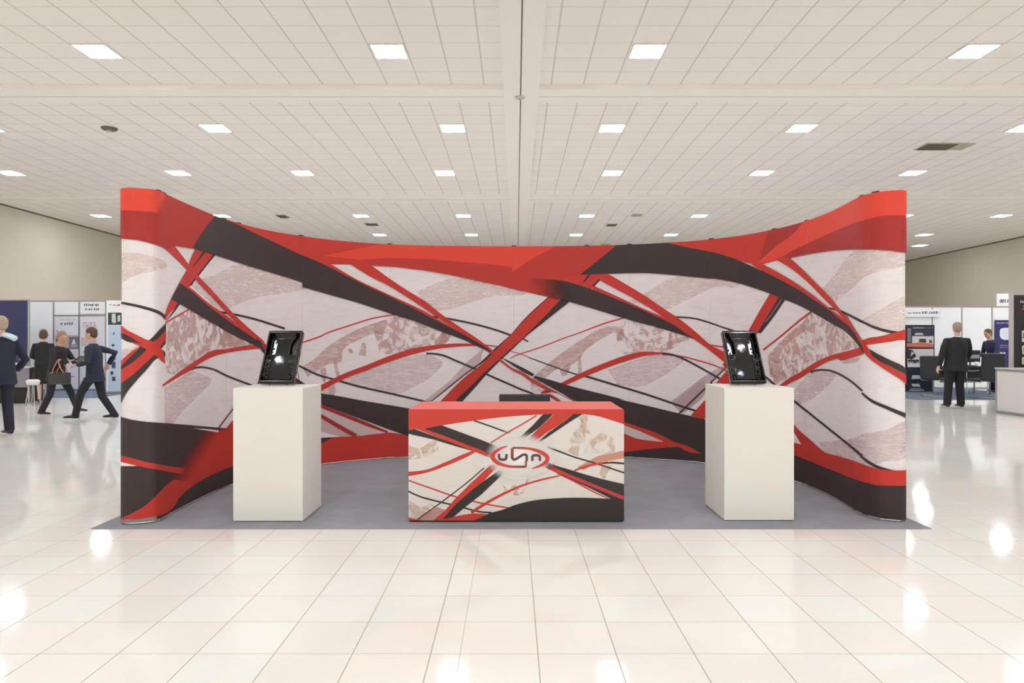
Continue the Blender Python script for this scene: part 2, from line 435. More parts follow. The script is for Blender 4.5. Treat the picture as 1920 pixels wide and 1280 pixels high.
class ArtMesh:
    def __init__(s): s.v, s.f, s.ink, s.par, s.mi = [], [], [], [], []
    def add(s, pts, inks, pars, mi, want=None):
        if want is not None and len(pts) == 3:
            n = (pts[1]-pts[0]).cross(pts[2]-pts[0])
            if n.dot(want) < 0: pts, inks, pars = pts[::-1], inks[::-1], pars[::-1]
        i = len(s.v); s.v += [tuple(p) for p in pts]; s.f.append(tuple(range(i, i+len(pts))))
        s.ink += inks; s.par += pars; s.mi.append(mi)
    def build(s, name, mats, parent):
        me = bpy.data.meshes.new(name); me.from_pydata(s.v, [], s.f)
        for m in mats: me.materials.append(m)
        a = me.color_attributes.new('ink', 'FLOAT_COLOR', 'POINT'); b = me.color_attributes.new('par', 'FLOAT_COLOR', 'POINT')
        a.data.foreach_set('color', [c for k in s.ink for c in (k[0], k[1], k[2], 1)])
        b.data.foreach_set('color', [c for k in s.par for c in (k[0], k[1], 0, 1)])
        me.polygons.foreach_set('material_index', s.mi)
        o = bpy.data.objects.new(name, me); C.objects.link(o)
        if parent: o.parent = parent
        return o

# ------------------------------------------------------------------ the curved pop-up display
HT, ZB = 2.52, 0.016
TOPY = [(228, 354), (234, 352.6), (246, 352), (262, 353), (285, 355), (297, 358), (310, 364), (330, 373.5), (350, 382.5), (372, 392), (400, 403.5), (425, 412), (450, 419.5), (475, 426), (500, 431.5), (530, 437), (565, 442.5),
        (610, 448.5), (650, 452.5), (695, 456), (735, 458.2), (800, 460.2), (850, 461), (905, 461.4), (963, 461.6), (1060, 461.3), (1100, 460.7), (1140, 459.8), (1200, 457.8), (1250, 455), (1285, 452.8), (1315, 450.4), (1360, 445.5), (1400, 440), (1450, 430.5),
        (1480, 423.5), (1510, 415), (1535, 406.5), (1560, 396.5), (1585, 384), (1605, 373), (1620, 366.5), (1635, 362.5), (1655, 359), (1680, 357), (1690, 356.8), (1697, 357.6)]
_tq = smooth_pts(TOPY, 5)
def ytop(x):
    if x <= _tq[0][0]: return _tq[0][1]
    for a, b in zip(_tq, _tq[1:]):
        if x <= b[0]: return a[1]+(b[1]-a[1])*(x-a[0])/(b[0]-a[0])
    return _tq[-1][1]
def depth(x): return F*(HT-H)/(CY-ytop(x))
def ybot(x): return CY+F*(H-ZB)/depth(x)
def plan(x):
    Y = depth(x); return Vector((px(x, Y), Y, 0))
SEAMS = [228, 308.5, 422, 565.5, 731, 963.5, 1180, 1332.5, 1511, 1613.5, 1697]

def ramp(p0, p1, c0, c1):
    dx, dy = p1[0]-p0[0], p1[1]-p0[1]; l2 = dx*dx+dy*dy
    def f(p):
        t = max(0.0, min(1.0, ((p[0]-p0[0])*dx+(p[1]-p0[1])*dy)/l2)); t = t*t*(3-2*t)
        if isinstance(c0, tuple): return tuple(a+(b-a)*t for a, b in zip(c0, c1))
        return c0+(c1-c0)*t
    return f
A = Art()
PINK, PALE, ROSE = rgb(208, 164, 156), rgb(234, 211, 204), rgb(224, 198, 196)
ps = lambda f, L: [q[:2] for q in smooth_pts(f(L))]
# faint printed photograph behind the ribbons
for f, L, c, tx in (
    (C1, [(80, 500), (200, 500), (370, 545), (372, 600), (200, 640), (80, 700)], PALE, 0.5),
    (C1, [(540, 700), (700, 640), (860, 570), (1000, 600), (1267, 700), (1267, 740), (1000, 780), (850, 830), (740, 870), (640, 790)], PALE, 0.5),
    (C3, [(790, 380), (950, 310), (1060, 290), (1200, 310), (1350, 345), (1493, 375), (1493, 400), (1300, 410), (1150, 450), (1000, 500), (850, 500)], PALE, 0.5),
    (C4, [(780, 440), (900, 380), (1060, 290), (1200, 270), (1493, 310), (1493, 350), (1350, 350), (1200, 420), (1050, 490), (950, 500)], PALE, 0.5),
    (C5, [(680, 750), (780, 640), (900, 490), (1100, 480), (1245, 500), (1245, 575), (1000, 640), (900, 720), (780, 820)], PALE, 0.5),
    (C5, [(960, 930), (1100, 850), (1245, 790), (1245, 1000), (1150, 1010), (1000, 960)], PALE, 0.5),
    (C6, [(690, 600), (850, 585), (940, 570), (1000, 540), (1150, 515), (1285, 468), (1285, 690), (1150, 725), (1060, 745), (950, 740), (740, 665)], ROSE, 0.5),
    (C6, [(530, 260), (640, 140), (800, 140), (760, 220), (640, 320), (570, 345), (530, 320)], ROSE, 0.5),
    (C2, [(385, 240), (480, 180), (560, 130), (640, 150), (700, 190), (600, 300), (500, 400), (440, 470), (385, 470)], ROSE, 0.5),
    (C3, [(250, 975), (450, 890), (700, 820), (850, 800), (960, 850), (900, 930), (800, 1000), (640, 1060), (400, 1020)], ROSE, 0.5),
    (C3, [(1230, 760), (1120, 850), (1010, 970), (850, 1100), (900, 1100), (1080, 960), (1215, 840)], rgb(214, 188, 188), 0),
    (C4, [(640, 900), (900, 810), (1000, 800), (1150, 830), (900, 1000), (700, 1000)], ROSE, 0.5),
    (C4, [(1060, 1110), (1180, 1020), (1300, 930), (1420, 870), (1400, 910), (1250, 1050), (1140, 1150)], rgb(214, 188, 188), 0),
    (D2, [(860, 240), (1130, 0), (1365, -150), (1365, 100), (1100, 330), (1000, 380)], rgb(206, 180, 176), 0),
    (C1, [(385, 960), (530, 870), (700, 950), (850, 1040), (970, 1100), (750, 1120), (600, 1180), (470, 1280), (385, 1280)], PINK, 1.0),
    (C1, [(720, 1090), (760, 1000), (790, 960), (850, 1040), (900, 1090), (800, 1110)], PINK, 0.5),
    (C1, [(385, 1000), (470, 900), (520, 880), (560, 960), (500, 1100), (420, 1100)], ROSE, 1.0),
    (C1, [(80, 1130), (200, 1100), (260, 1090), (150, 1180), (80, 1230)], ROSE, 0.5),
    (C5, [(345, 1160), (450, 1060), (560, 960), (630, 890), (700, 930), (820, 990), (880, 1060), (960, 1100), (850, 1130), (640, 1210), (540, 1280), (360, 1290)], PINK, 1.0),
    (C5, [(345, 1170), (430, 1070), (560, 960), (590, 1000), (470, 1090), (420, 1180), (420, 1300), (360, 1300)], PINK, 0.5),
    (C6, [(350, 60), (420, 20), (560, 60), (560, 150), (450, 215), (400, 200)], PINK, 1.0),
    (C6, [(845, 70), (900, 45), (965, 35), (950, 65), (870, 78)], ROSE, 0),
    (C3, [(500, 600), (650, 540), (800, 560), (1000, 650), (960, 730), (700, 790), (540, 790)], PINK, 1.0),
    (C3, [(900, 720), (960, 650), (1005, 660), (1000, 700), (960, 740)], PINK, 0.5),
    (C3, [(20, 880), (100, 830), (200, 740), (350, 650), (500, 590), (590, 570), (570, 640), (520, 650), (400, 700), (300, 760), (280, 850), (200, 860), (150, 890), (60, 945)], PINK, 0.5),
    (C3, [(225, 820), (245, 815), (262, 880), (275, 945), (250, 945)], PINK, 0.5),
    (C3, [(140, 900), (180, 890), (180, 980), (160, 975)], PINK, 0.5),
    (C3, [(195, 1020), (240, 1000), (235, 1075), (200, 1060)], ROSE, 0),
    (C3, [(325, 760), (350, 760), (362, 785), (340, 790)], PINK, 0), (C3, [(400, 800), (425, 720), (450, 740), (445, 810)], PINK, 0.5),
    (C3, [(500, 650), (560, 630), (560, 690), (520, 705)], PINK, 0.5),
    (C4, [(120, 970), (250, 850), (400, 740), (560, 640), (650, 610), (740, 625), (740, 690), (700, 700), (690, 650), (620, 680), (500, 760), (450, 830), (380, 870), (290, 900), (230, 950), (140, 1010)], PINK, 0.5),
    (C4, [(440, 820), (455, 815), (465, 920), (440, 930)], PINK, 0.5), (C4, [(320, 900), (390, 850), (370, 930), (330, 940)], PINK, 0.5),
    (C4, [(740, 570), (950, 600), (1130, 680), (1040, 770), (780, 800), (680, 740)], PINK, 1.0),
    (C4, [(1030, 760), (1040, 710), (1150, 680), (1180, 700), (1080, 730), (1050, 770)], PINK, 0.5),
    (C4, [(130, 1040), (130, 960), (230, 1000), (200, 1050)], ROSE, 0.5),
    (D1, [(100, -40), (310, -40), (310, 90), (100, 60)], ROSE, 0.5),
    (D1, [(100, 460), (350, 610), (580, 745), (300, 720), (100, 670)], rgb(180, 140, 135), 0.5),
    (D1, [(230, 380), (330, 400), (320, 500), (230, 440)], rgb(180, 140, 135), 0.5),
): A.P(ps(f, L), c, 0.70 if tx == 1.0 else 0.75 if c == PINK else 0.58, tx)
# thin lines under the big shapes
A.R(C1([(80, 818, 15), (200, 842, 17), (300, 870, 19), (350, 892, 20), (383, 922, 18)]), BLK)
A.R(C1([(720, 880), (800, 892), (950, 925), (1080, 965), (1155, 990)]), BLK, wd=14/3.46)
A.R(C1([(380, 952), (450, 910), (535, 862)]), RED, wd=9/3.46)
A.R(C1([(1200, 1105), (1255, 1085), (1384, 1040)])+C3([(200, 650), (400, 585), (500, 555), (640, 532)]), RED, wd=9/3.5)
A.R(C3([(885, 545), (1000, 560), (1150, 590), (1300, 630), (1415, 670)]), BLK, wd=13/3.55)
A.R(C3([(850, 790), (950, 800), (1050, 840), (1180, 895), (1300, 950)])+C4([(0, 1003), (60, 1030), (140, 1060), (250, 1120)]), BLK, wd=13/3.55)
A.R(D4([(360, 712, 8), (470, 665, 12), (700, 590, 13), (1000, 475, 13), (1200, 405, 12)])+C4([(560, 611, 9), (650, 580, 9), (790, 542, 9)]), RED)
A.R(D4([(370, 630), (470, 655), (590, 700)]), REDD, wd=8/6.4)
A.R(D4([(590, 705, 12), (820, 790, 15), (1150, 905, 17)])+C4([(500, 945, 14), (700, 1005, 14), (900, 1065, 14), (1150, 1150, 14)])+D2([(1200, 330, 34), (1370, 395, 45)]), BLK)
A.R(C4([(75, 693), (108, 712)]), BLK, wd=10/3.55)
A.R(C4([(995, 540), (1040, 543), (1085, 552)]), RED, wd=8/3.55)
A.R(C4([(1075, 547), (1200, 555), (1300, 580), (1400, 615)])+C5([(90, 992), (155, 1015)]), BLK, wd=11/3.55)
A.R(C4([(1000, 797), (1130, 810), (1250, 840), (1350, 870), (1430, 905)]), RED, wd=9/3.55)
A.R(C4([(930, 786), (1050, 795), (1150, 830), (1300, 910), (1420, 980), (1540, 1060)]), BLK, wd=13/3.55)
A.R(C3([(0, 872), (120, 930), (240, 965), (400, 1010), (600, 1055), (830, 1108), (900, 1130)]), BLK, wd=13/3.55)
A.R(C2([(560, 118, 8), (600, 102, 12), (650, 101, 12), (720, 118, 12), (800, 158, 12), (950, 215, 12), (1100, 270, 12)]), BLK)
A.R(C6([(640, 134), (680, 121), (720, 118), (780, 125), (850, 155), (920, 200), (986, 258)]), BLK, wd=13/3.55)
A.R(C6([(983, 272, 12), (1050, 325, 18), (1150, 370, 22), (1290, 430, 30)]), BLK)
A.R(C6([(300, 130, 14), (525, 320, 15), (650, 420, 14), (800, 540, 14), (900, 620, 15), (985, 692, 18)]), BLK)
A.R(D8([(430, 110, 30), (560, 215, 40), (700, 285, 44), (850, 330, 38), (960, 345, 20)]), BLK)
A.R(C5([(316, 1128), (450, 1022), (560, 930), (632, 878)]), RED, wd=11/3.46)
A.R(C5([(745, 855, 10), (830, 880, 14), (940, 935, 17)])+D6([(300, 322, 30), (400, 370, 33), (550, 420, 36), (720, 455, 40)]), BLK)
# curving red ribbons
A.E(C2([(370, 215), (420, 178), (500, 118), (600, 50), (700, -10)])+C1([(780, 1120), (900, 1098), (1000, 1092), (1100, 1092)]),
    C2([(370, 230), (420, 200), (500, 152), (560, 120), (620, 75), (720, 25)])+C1([(800, 1142), (900, 1128), (1000, 1118), (1100, 1118)]), RED)
A.E(C3([(80, 1025), (150, 998), (300, 925), (450, 868), (600, 808), (750, 760), (900, 735), (1050, 724), (1200, 728), (1335, 741)]),
    C3([(80, 1080), (150, 1040), (300, 962), (450, 905), (600, 848), (750, 800), (900, 765), (1050, 746), (1200, 741), (1335, 747)]), RED)
A.E(C4([(290, 1005), (450, 925), (600, 860), (750, 805), (850, 782), (920, 778), (1000, 785)]),
    C4([(330, 1015), (500, 940), (650, 880), (800, 830), (900, 805), (1000, 797)]), RED)
A.E(D5([(940, 1180), (1060, 1090), (1164, 1035)])+C5([(650, 1210), (750, 1165)])+D6([(0, 712), (120, 682), (250, 640)]),
    D5([(1010, 1180), (1100, 1130), (1164, 1100)])+C5([(700, 1220), (790, 1186)])+D6([(0, 822), (120, 785), (290, 735)]), RED)
A.E(D6([(260, 556), (300, 540), (360, 518), (500, 498), (700, 448), (850, 400)]),
    D6([(300, 620), (340, 612), (500, 590), (650, 570), (760, 550), (850, 552)]), RED)
# lower left panel: diagonals and cross ribbon
A.P(ps(C2, [(90, 120), (180, 60), (270, -20), (380, -130)])+ps(C2, [(380, -60), (250, 10), (160, 90), (90, 135)])[0:], BLK)
A.E(D3([(40, 830), (120, 730), (270, 570), (400, 480), (500, 370), (578, 290)]), D3([(40, 860), (200, 770), (350, 610), (430, 520), (520, 440), (578, 390)]), BLK)
A.E(D3([(40, 755), (150, 650), (270, 570)]), D3([(40, 830), (120, 735), (270, 585)]), RED)
A.E(D3([(40, 860), (200, 750), (350, 615), (440, 515), (578, 375)]), D3([(40, 1025), (200, 900), (350, 760), (440, 670), (520, 570), (578, 490)]), RED)
A.E(D3([(40, 1025), (200, 900), (350, 760), (440, 680), (480, 700), (500, 690)]), D3([(40, 1270), (120, 1120), (250, 960), (360, 840), (440, 740), (500, 700)]), BLK)
A.E(D3([(500, 575), (540, 525), (572, 490)]), D3([(520, 600), (545, 570), (572, 540)]), BLK)
A.E(D3([(450, 610), (520, 605), (570, 640)]), D3([(450, 612), (520, 660), (570, 700)]), BLK)
A.E(D3([(40, 405), (150, 450), (250, 510), (310, 535)]), D3([(40, 465), (120, 510), (200, 530), (310, 540)]), BLK)
A.E(D3([(40, 305), (100, 360), (200, 415), (350, 490), (440, 520), (520, 600), (565, 720)]),
    D3([(40, 400), (150, 450), (240, 510), (310, 540), (170, 520), (300, 580), (360, 610), (450, 680), (568, 780)]), RED)
# left crossing
A.E(C1([(372, 925), (388, 860), (415, 795), (470, 690), (520, 600), (545, 530), (575, 470)]), C1([(382, 935), (400, 895), (470, 820), (540, 705), (590, 640), (650, 570), (705, 500)]), RED)
A.R(C1([(630, 490, 14), (590, 545, 10), (550, 592, 4)]), BLK)
A.R(C1([(698, 505, 16), (650, 565, 12), (592, 640, 12), (536, 712, 10)]), BLK)
A.R(C1([(465, 825, 16), (430, 880, 10), (385, 935, 4)]), BLK)
A.E(C1([(472, 690), (530, 728), (600, 785), (700, 865), (800, 940), (900, 1010), (1020, 1092)]), C1([(413, 798), (500, 845), (600, 905), (700, 962), (800, 1020), (900, 1070), (1010, 1122)]), BLK)
A.E(C1([(475, 682), (560, 740), (650, 818), (740, 880), (850, 960), (1010, 1075)]), C1([(470, 692), (560, 757), (650, 835), (740, 905), (850, 983), (1010, 1090)]), RED)
A.E(C1([(430, 445), (470, 495), (520, 560), (580, 635), (680, 740), (780, 850), (880, 950), (1020, 1072)]), C1([(350, 450), (400, 492), (460, 548), (530, 620), (600, 700), (700, 805), (800, 912), (900, 1000), (1020, 1090)]), RED)
# centre crossing
A.E(C3([(880, 1108), (1100, 932), (1210, 850), (1300, 765), (1410, 668), (1422, 655)])+C4([(100, 542), (250, 405)]),
    C3([(890, 1108), (1100, 942), (1215, 860), (1310, 785), (1422, 680)])+C4([(110, 552), (265, 412)]), BLK)
A.E(C3([(1000, 1150), (1150, 1000), (1240, 905), (1330, 825), (1422, 745)])+C4([(60, 695), (150, 608), (250, 505), (330, 425)]),
    C3([(1065, 1140), (1180, 1012), (1260, 922), (1340, 842), (1422, 765)])+C4([(100, 672), (200, 592), (300, 512), (400, 435)]), BLK)
A.E(C3([(915, 1140), (1050, 1000), (1130, 930), (1215, 865), (1300, 782), (1400, 680), (1422, 658)])+C4([(100, 550), (250, 413), (262, 400)]),
    C3([(1000, 1145), (1150, 1005), (1240, 915), (1330, 835), (1422, 752)])+C4([(60, 700), (150, 612), (250, 512), (345, 418)]), RED)
A.R(D7([(580, 440, 36), (500, 510, 26), (380, 620, 14), (260, 720, 4)]), BLK)
# right crossing behind the tray
A.E(C5([(365, 755), (290, 880), (215, 1015), (190, 1060)]), C5([(425, 780), (350, 900), (280, 1015), (250, 1060)]), RED)
A.E(C5([(425, 775), (350, 900), (280, 1015)]), C5([(470, 785), (385, 910), (300, 1020)]), BLK)
A.R(C5([(440, 795), (390, 870), (335, 945)]), rgb(205, 170, 150), wd=3/3.46)
A.P([(1294.8, 779), (1320, 752), (1347, 725), (1376, 694), (1392, 704), (1362, 742), (1320, 786), (1311, 783)], RED)
A.R([(1362, 676, 20), (1400, 712, 18), (1440, 748, 12), (1478, 784, 8)], RED)
A.R([(1376, 706, 5), (1430, 752, 8), (1500, 830, 14)], BLK)
A.P(D5([(250, 1150), (310, 1080), (370, 1015), (420, 960), (420, 1150)]), RED)
A.R(D5([(420, 920), (370, 968), (190, 1150)]), BLK, wd=12/5.82); A.R(D2([(1500, -110), (1360, 8), (1080, 275), (965, 385)]), BLK, wd=26/8.53)
# lower black and red masses
A.E(C2([(90, 425), (150, 445), (250, 462), (380, 472), (600, 490), (840, 512), (1100, 540), (1425, 569)]), C2([(90, 1300), (1300, 1300)]), BLK)
A.E(C2([(90, 685), (200, 713), (350, 750), (520, 775)]), C2([(90, 728), (200, 755), (350, 785), (500, 812)]), RED)
A.P(C2([(90, 728), (205, 757), (90, 758)]), WHT)
sw = ps(C2, [(740, 530), (680, 560), (600, 640), (520, 730), (440, 800), (390, 885), (330, 950), (250, 1020), (190, 1062), (90, 1112)])
A.P(C2([(560, 505), (700, 512), (1425, 569), (1425, 900)])+ps(C2, [(1425, 900), (1250, 830), (1100, 745), (960, 722), (840, 757), (700, 815), (600, 870), (520, 928), (470, 980)])+ps(C2, [(458, 1008), (400, 1068), (330, 1092), (200, 1112), (90, 1114)])+ps(C2, [(90, 1112), (190, 1062), (250, 1020), (330, 950), (370, 885), (400, 800), (440, 720), (500, 640), (560, 560)]),
    RED, ramp(C2([(520, 660)])[0], C2([(640, 740)])[0], 0.0, 1.0))
A.P(ps(C2, [(90, 1112), (190, 1062), (270, 1012), (350, 930), (400, 880), (440, 850)])+ps(C2, [(600, 870), (520, 928), (470, 980), (458, 1008), (400, 1068), (330, 1092), (200, 1112), (90, 1114)]), RED)
A.P(C2([(90, 1113), (200, 1112), (330, 1093), (330, 1200), (90, 1200)]), rgb(190, 180, 172), 0.6)
A.P(C2([(570, 508), (650, 511), (740, 521), (740, 533), (650, 520)]), WHT)
A.R(C2([(850, 362), (740, 508)]), rgb(110, 40, 42), wd=8/3.55)
A.P([(421, 805), (444, 777), (494, 700), (503, 655), (514, 655), (512, 700), (480, 812)], RED)
A.E([(482, 634), (520, 676), (560, 712), (604, 737.5)], [(478, 640), (515, 690), (556, 735), (604, 757)], BLK)
A.R([(492, 645, 7), (540, 705, 7), (604, 762, 6)], REDD)
A.R([(500, 652, 3.5), (560, 640, 3.5)], RED)
A.R([(560, 760, 4), (520, 745, 9), (560, 742, 9), (604, 727, 9)][1:], RED)
# between left pedestal and counter
A.P(D1([(-1400, 770), (600, 750), (1150, 680), (1480, 720), (3000, 800), (3000, 1300), (-200, 1300)]), RED)
A.E(D1([(-300, 0), (100, 60), (400, 108), (700, 165), (1000, 215), (1485, 297), (1900, 370)]), D1([(-300, 60), (100, 232), (300, 308), (600, 420), (900, 530), (1200, 640), (1485, 735), (1900, 850)]), BLK)
A.R(D1([(-100, 180), (100, 262), (300, 340), (600, 460), (850, 560), (1160, 690)]), REDD, wd=55/8.53)
A.R(D1([(-100, 320), (100, 428), (375, 585), (660, 745)]), REDD, wd=62/8.53)
A.P(D1([(100, 300), (320, 385), (600, 505), (850, 595), (1150, 692), (900, 715), (735, 742), (600, 670), (400, 560), (230, 460), (100, 392)]), rgb(208, 190, 184))
A.P(D1([(100, 462), (350, 612), (590, 745), (420, 752), (100, 770)]), rgb(200, 172, 166), 1.0)
A.P(D1([(100, 675), (250, 715), (420, 750), (100, 772)]), WHT)
A.P(D1([(-60, 775), (100, 772), (280, 768), (120, 855), (-60, 880)]), BLK)
# centre and right lower masses
A.E(D4([(215, 680), (400, 770), (560, 850), (655, 905)]), D4([(190, 660), (350, 770), (500, 865), (625, 930)]), BLK)
A.P(ps(C4, [(145, 938), (250, 965), (400, 1010), (600, 1060), (750, 1098)])+ps(D2, [(0, 155), (300, 222), (600, 292), (960, 378), (1360, 470), (1800, 580), (2200, 640)])
    + D2([(2200, 1300), (0, 1300)])+ps(C4, [(640, 1180), (430, 1110), (330, 1055), (230, 1000), (150, 955)]), BLK)
A.E(C3([(1290, 770), (1330, 815), (1422, 885)])+C4([(70, 915), (140, 962), (230, 1010), (330, 1065), (430, 1112), (600, 1190)]),
    C3([(1250, 770), (1330, 832), (1422, 902)])+C4([(70, 937), (130, 980), (230, 1035), (330, 1085), (400, 1118), (600, 1230)]), RED)
A.E(D4([(720, 1130), (800, 1085), (840, 1090)]), D4([(760, 1135), (830, 1125), (860, 1110)]), REDD)
A.P(D4([(860, 1120), (940, 1140), (1120, 1230), (1000, 1235), (900, 1170)]), WHT)
A.R(D4([(830, 1150), (960, 1235)]), REDD, wd=5)
A.P(ps(D2, [(-300, 370), (100, 520), (300, 590), (600, 690), (900, 838), (1100, 900), (1330, 1022)])+ps(D2, [(1150, 1005), (1050, 965), (950, 918), (700, 930), (400, 960), (100, 1000), (-300, 1050)]), RED)
A.P(ps(D2, [(-100, 500), (100, 575), (300, 650), (500, 735), (710, 828)])+ps(D2, [(700, 835), (500, 815), (350, 795), (250, 770), (100, 705), (-100, 620)]), rgb(214, 200, 192))
# right end, lower
A.P(C6([(200, 700), (525, 680), (650, 730), (800, 790), (950, 850), (1080, 885), (1290, 888), (1290, 1300), (200, 1300)]), BLK)
A.P(ps(C6, [(300, 250), (450, 390), (525, 470), (570, 522), (650, 590), (740, 665), (850, 697), (950, 730), (1070, 770), (1150, 785), (1290, 785)])+ps(C6, [(1290, 887), (1200, 889), (1080, 882), (950, 850), (800, 790), (650, 730), (525, 680), (400, 650)]), RED)
A.P(C6([(480, 450), (525, 520), (582, 614), (525, 600), (480, 590)]), WHT)
# top bands
A.P(C1([(60, -60), (1384, -60), (1384, 560), (1150, 470), (840, 320), (700, 262)])+ps(C1, [(548, 470), (490, 455), (440, 452)])+ps(C1, [(385, 472), (330, 450), (280, 435), (200, 416), (95, 405), (60, 402)]), REDD)
A.P(C1([(60, -60), (420, -60), (400, 140), (345, 237), (60, 218)]), REDB, ramp(C1([(330, 150)])[0], C1([(420, 190)])[0], 1.0, 0.0))
A.P(C1([(375, -60), (900, -60), (700, 262), (550, 470), (440, 452), (375, 440)]), RED, 0.8)
A.P(C1([(820, 250), (1384, 250), (1384, 600), (1150, 490), (840, 318)]), RED)
A.P(C3([(-40, -60), (1600, -60)])+C4([(690, 0), (690, 72), (600, 150), (450, 268), (560, 262), (645, 262)])+C4([(645, 262), (585, 300), (545, 345), (420, 445), (300, 425)])+ps(C4, [(190, 402), (100, 382), (0, 360)])
    + ps(C3, [(1350, 340), (1200, 310), (1000, 266), (850, 240), (650, 215), (480, 205)])+C3([(420, 202), (345, 197), (210, 197), (100, 170), (-40, 110)]), RED)
A.P(C3([(410, 168), (600, 155), (900, 165), (1100, 182), (1300, 200), (1422, 215)])+C4([(0, 250), (150, 150), (292, 78), (690, 60), (690, 72), (450, 268), (200, 300), (100, 381), (0, 360)])+C3([(1350, 340), (1200, 310), (1000, 266), (850, 240), (650, 215), (480, 205)]), rgb(190, 56, 47))
A.P(C3([(160, 140), (300, 112), (450, 82), (545, 60), (560, 0), (1500, 0)])+C4([(300, 0), (292, 78), (150, 150), (0, 250)])+ps(C3, [(1422, 215), (1300, 200), (1100, 182), (900, 165), (600, 155), (410, 168)]), REDB)
A.E(C3([(345, 190), (420, 195), (480, 205), (600, 288), (720, 368), (850, 448), (950, 528), (1080, 618), (1200, 698), (1320, 790)]),
    C3([(345, 197), (480, 280), (600, 340), (730, 420), (880, 520), (1000, 600), (1130, 680), (1250, 752), (1340, 825)]), RED)
# the big black bands with their red edging
A.E(C3([(100, 165), (210, 197), (390, 300), (600, 398), (800, 490), (890, 540), (1000, 603), (1150, 688), (1260, 748)]),
    C3([(100, 200), (210, 240), (390, 330), (600, 430), (800, 520), (890, 570), (1000, 630), (1150, 710), (1270, 775)]), RED)
A.P(C1([(550, 468), (600, 380), (650, 312), (700, 255), (700, 200), (760, 200)])+ps(C1, [(760, 283), (840, 314), (1000, 390), (1150, 460)])+ps(C3, [(0, 128), (150, 190), (300, 265), (450, 340), (600, 410), (750, 482), (860, 540), (1000, 612), (1130, 682), (1260, 758)])
    + ps(C3, [(1295, 790), (1200, 748), (1100, 700), (950, 645), (800, 585), (600, 522), (400, 455), (200, 398), (22, 348)])+C1([(1267, 715), (1267, 690)])+ps(C1, [(1267, 690), (1100, 637), (950, 592), (800, 545), (650, 497), (550, 468)]), BLK)
grad = ramp(C4([(100, 405)])[0], C4([(420, 310)])[0], 0.0, 1.0)
A.E(C4([(545, 340), (700, 410), (850, 480), (1000, 545), (1100, 600), (1250, 688), (1340, 745)]), C4([(530, 372), (700, 440), (850, 502), (1000, 572), (1150, 642), (1310, 728)]), RED)
A.P(ps(C4, [(120, 290), (300, 302), (400, 322), (540, 367), (700, 430), (850, 492), (1000, 561), (1150, 632), (1300, 718)])+ps(C4, [(1290, 725), (1200, 690), (1080, 650), (950, 612), (800, 572), (600, 511), (400, 452), (250, 417), (100, 382)]), BLK, grad)
A.E(C4([(600, 262), (640, 262), (760, 330), (900, 415), (1010, 490), (1130, 570), (1230, 650), (1330, 735), (1440, 790), (1600, 880)]),
    C4([(580, 300), (700, 365), (850, 445), (970, 522), (1090, 607), (1200, 685), (1300, 755), (1440, 868), (1600, 1000)]), RED)
A.R(C4([(1320, 735), (1420, 748), (1500, 760)]), RED, wd=9/3.55)
A.R(C4([(520, 265), (478, 315)]), BLK, wd=12/3.55); A.R(C4([(585, 298), (540, 343)]), BLK, wd=12/3.55)
A.P(C4([(1000, -40), (1600, -40)])+C5([(1300, -60), (1300, 497)])+ps(C5, [(1235, 497), (1100, 480), (950, 475), (800, 480), (650, 500), (490, 530)])+C5([(410, 545), (310, 570), (240, 570), (0, 500)])+C4([(1300, 130), (1040, 70)]), REDD)
A.P(C4([(1000, -40), (1700, -40)])+C5([(380, 260), (340, 400), (290, 560), (240, 570), (0, 500)])+C4([(1300, 130), (1040, 70)]), RED)
A.P(ps(C5, [(290, 555), (400, 460), (520, 370), (620, 270), (900, 140), (960, 80)])+C5([(1300, 60), (1300, 255)])+ps(C5, [(1240, 255), (1100, 258), (1000, 280), (900, 310), (700, 395), (520, 480), (420, 535), (300, 565)]), REDB)
A.E(C5([(250, 540), (310, 568), (400, 615), (520, 685), (640, 768), (760, 865), (850, 930)])+D6([(170, 460), (270, 600), (330, 720)]),
    C5([(250, 580), (350, 635), (450, 690), (560, 750), (650, 812), (740, 872), (830, 945)])+D6([(170, 500), (240, 620), (320, 730)]), RED)
A.P(C4([(690, 74), (690, 0), (1040, 0), (1040, 55)])+ps(C4, [(1040, 55), (1200, 90)])+ps(C5, [(0, 495), (130, 535), (240, 582), (350, 632), (450, 682), (560, 742), (650, 802), (740, 862), (830, 935)])+ps(D6, [(95, 360), (130, 400), (200, 490), (270, 600), (312, 716)])
    + ps(D6, [(290, 722), (240, 645), (160, 542), (80, 462), (0, 400)])+ps(C5, [(790, 972), (680, 907), (560, 842), (450, 797), (350, 757), (200, 707), (100, 682), (0, 665)])+ps(C4, [(1300, 291), (1200, 280), (1000, 262), (850, 255), (650, 260), (450, 268)])+C4([(600, 150)]), BLK)
A.E(C5([(460, 520), (490, 530), (560, 590), (650, 680), (750, 780), (830, 880)])+D6([(60, 220), (130, 330), (200, 445), (270, 550), (340, 640), (400, 740), (480, 810), (600, 885), (700, 940), (850, 1030)]),
    C5([(410, 545), (500, 600), (600, 680), (700, 780), (790, 868)])+D6([(40, 270), (130, 390), (200, 500), (270, 620), (310, 730), (400, 822), (500, 895), (600, 965), (750, 1062), (800, 1105), (850, 1175)]), RED)
A.E(D6([(365, 665), (450, 720), (600, 800), (750, 870), (810, 915), (850, 1000)]), D6([(400, 755), (500, 832), (600, 882), (700, 932), (850, 1022)]), BLK)

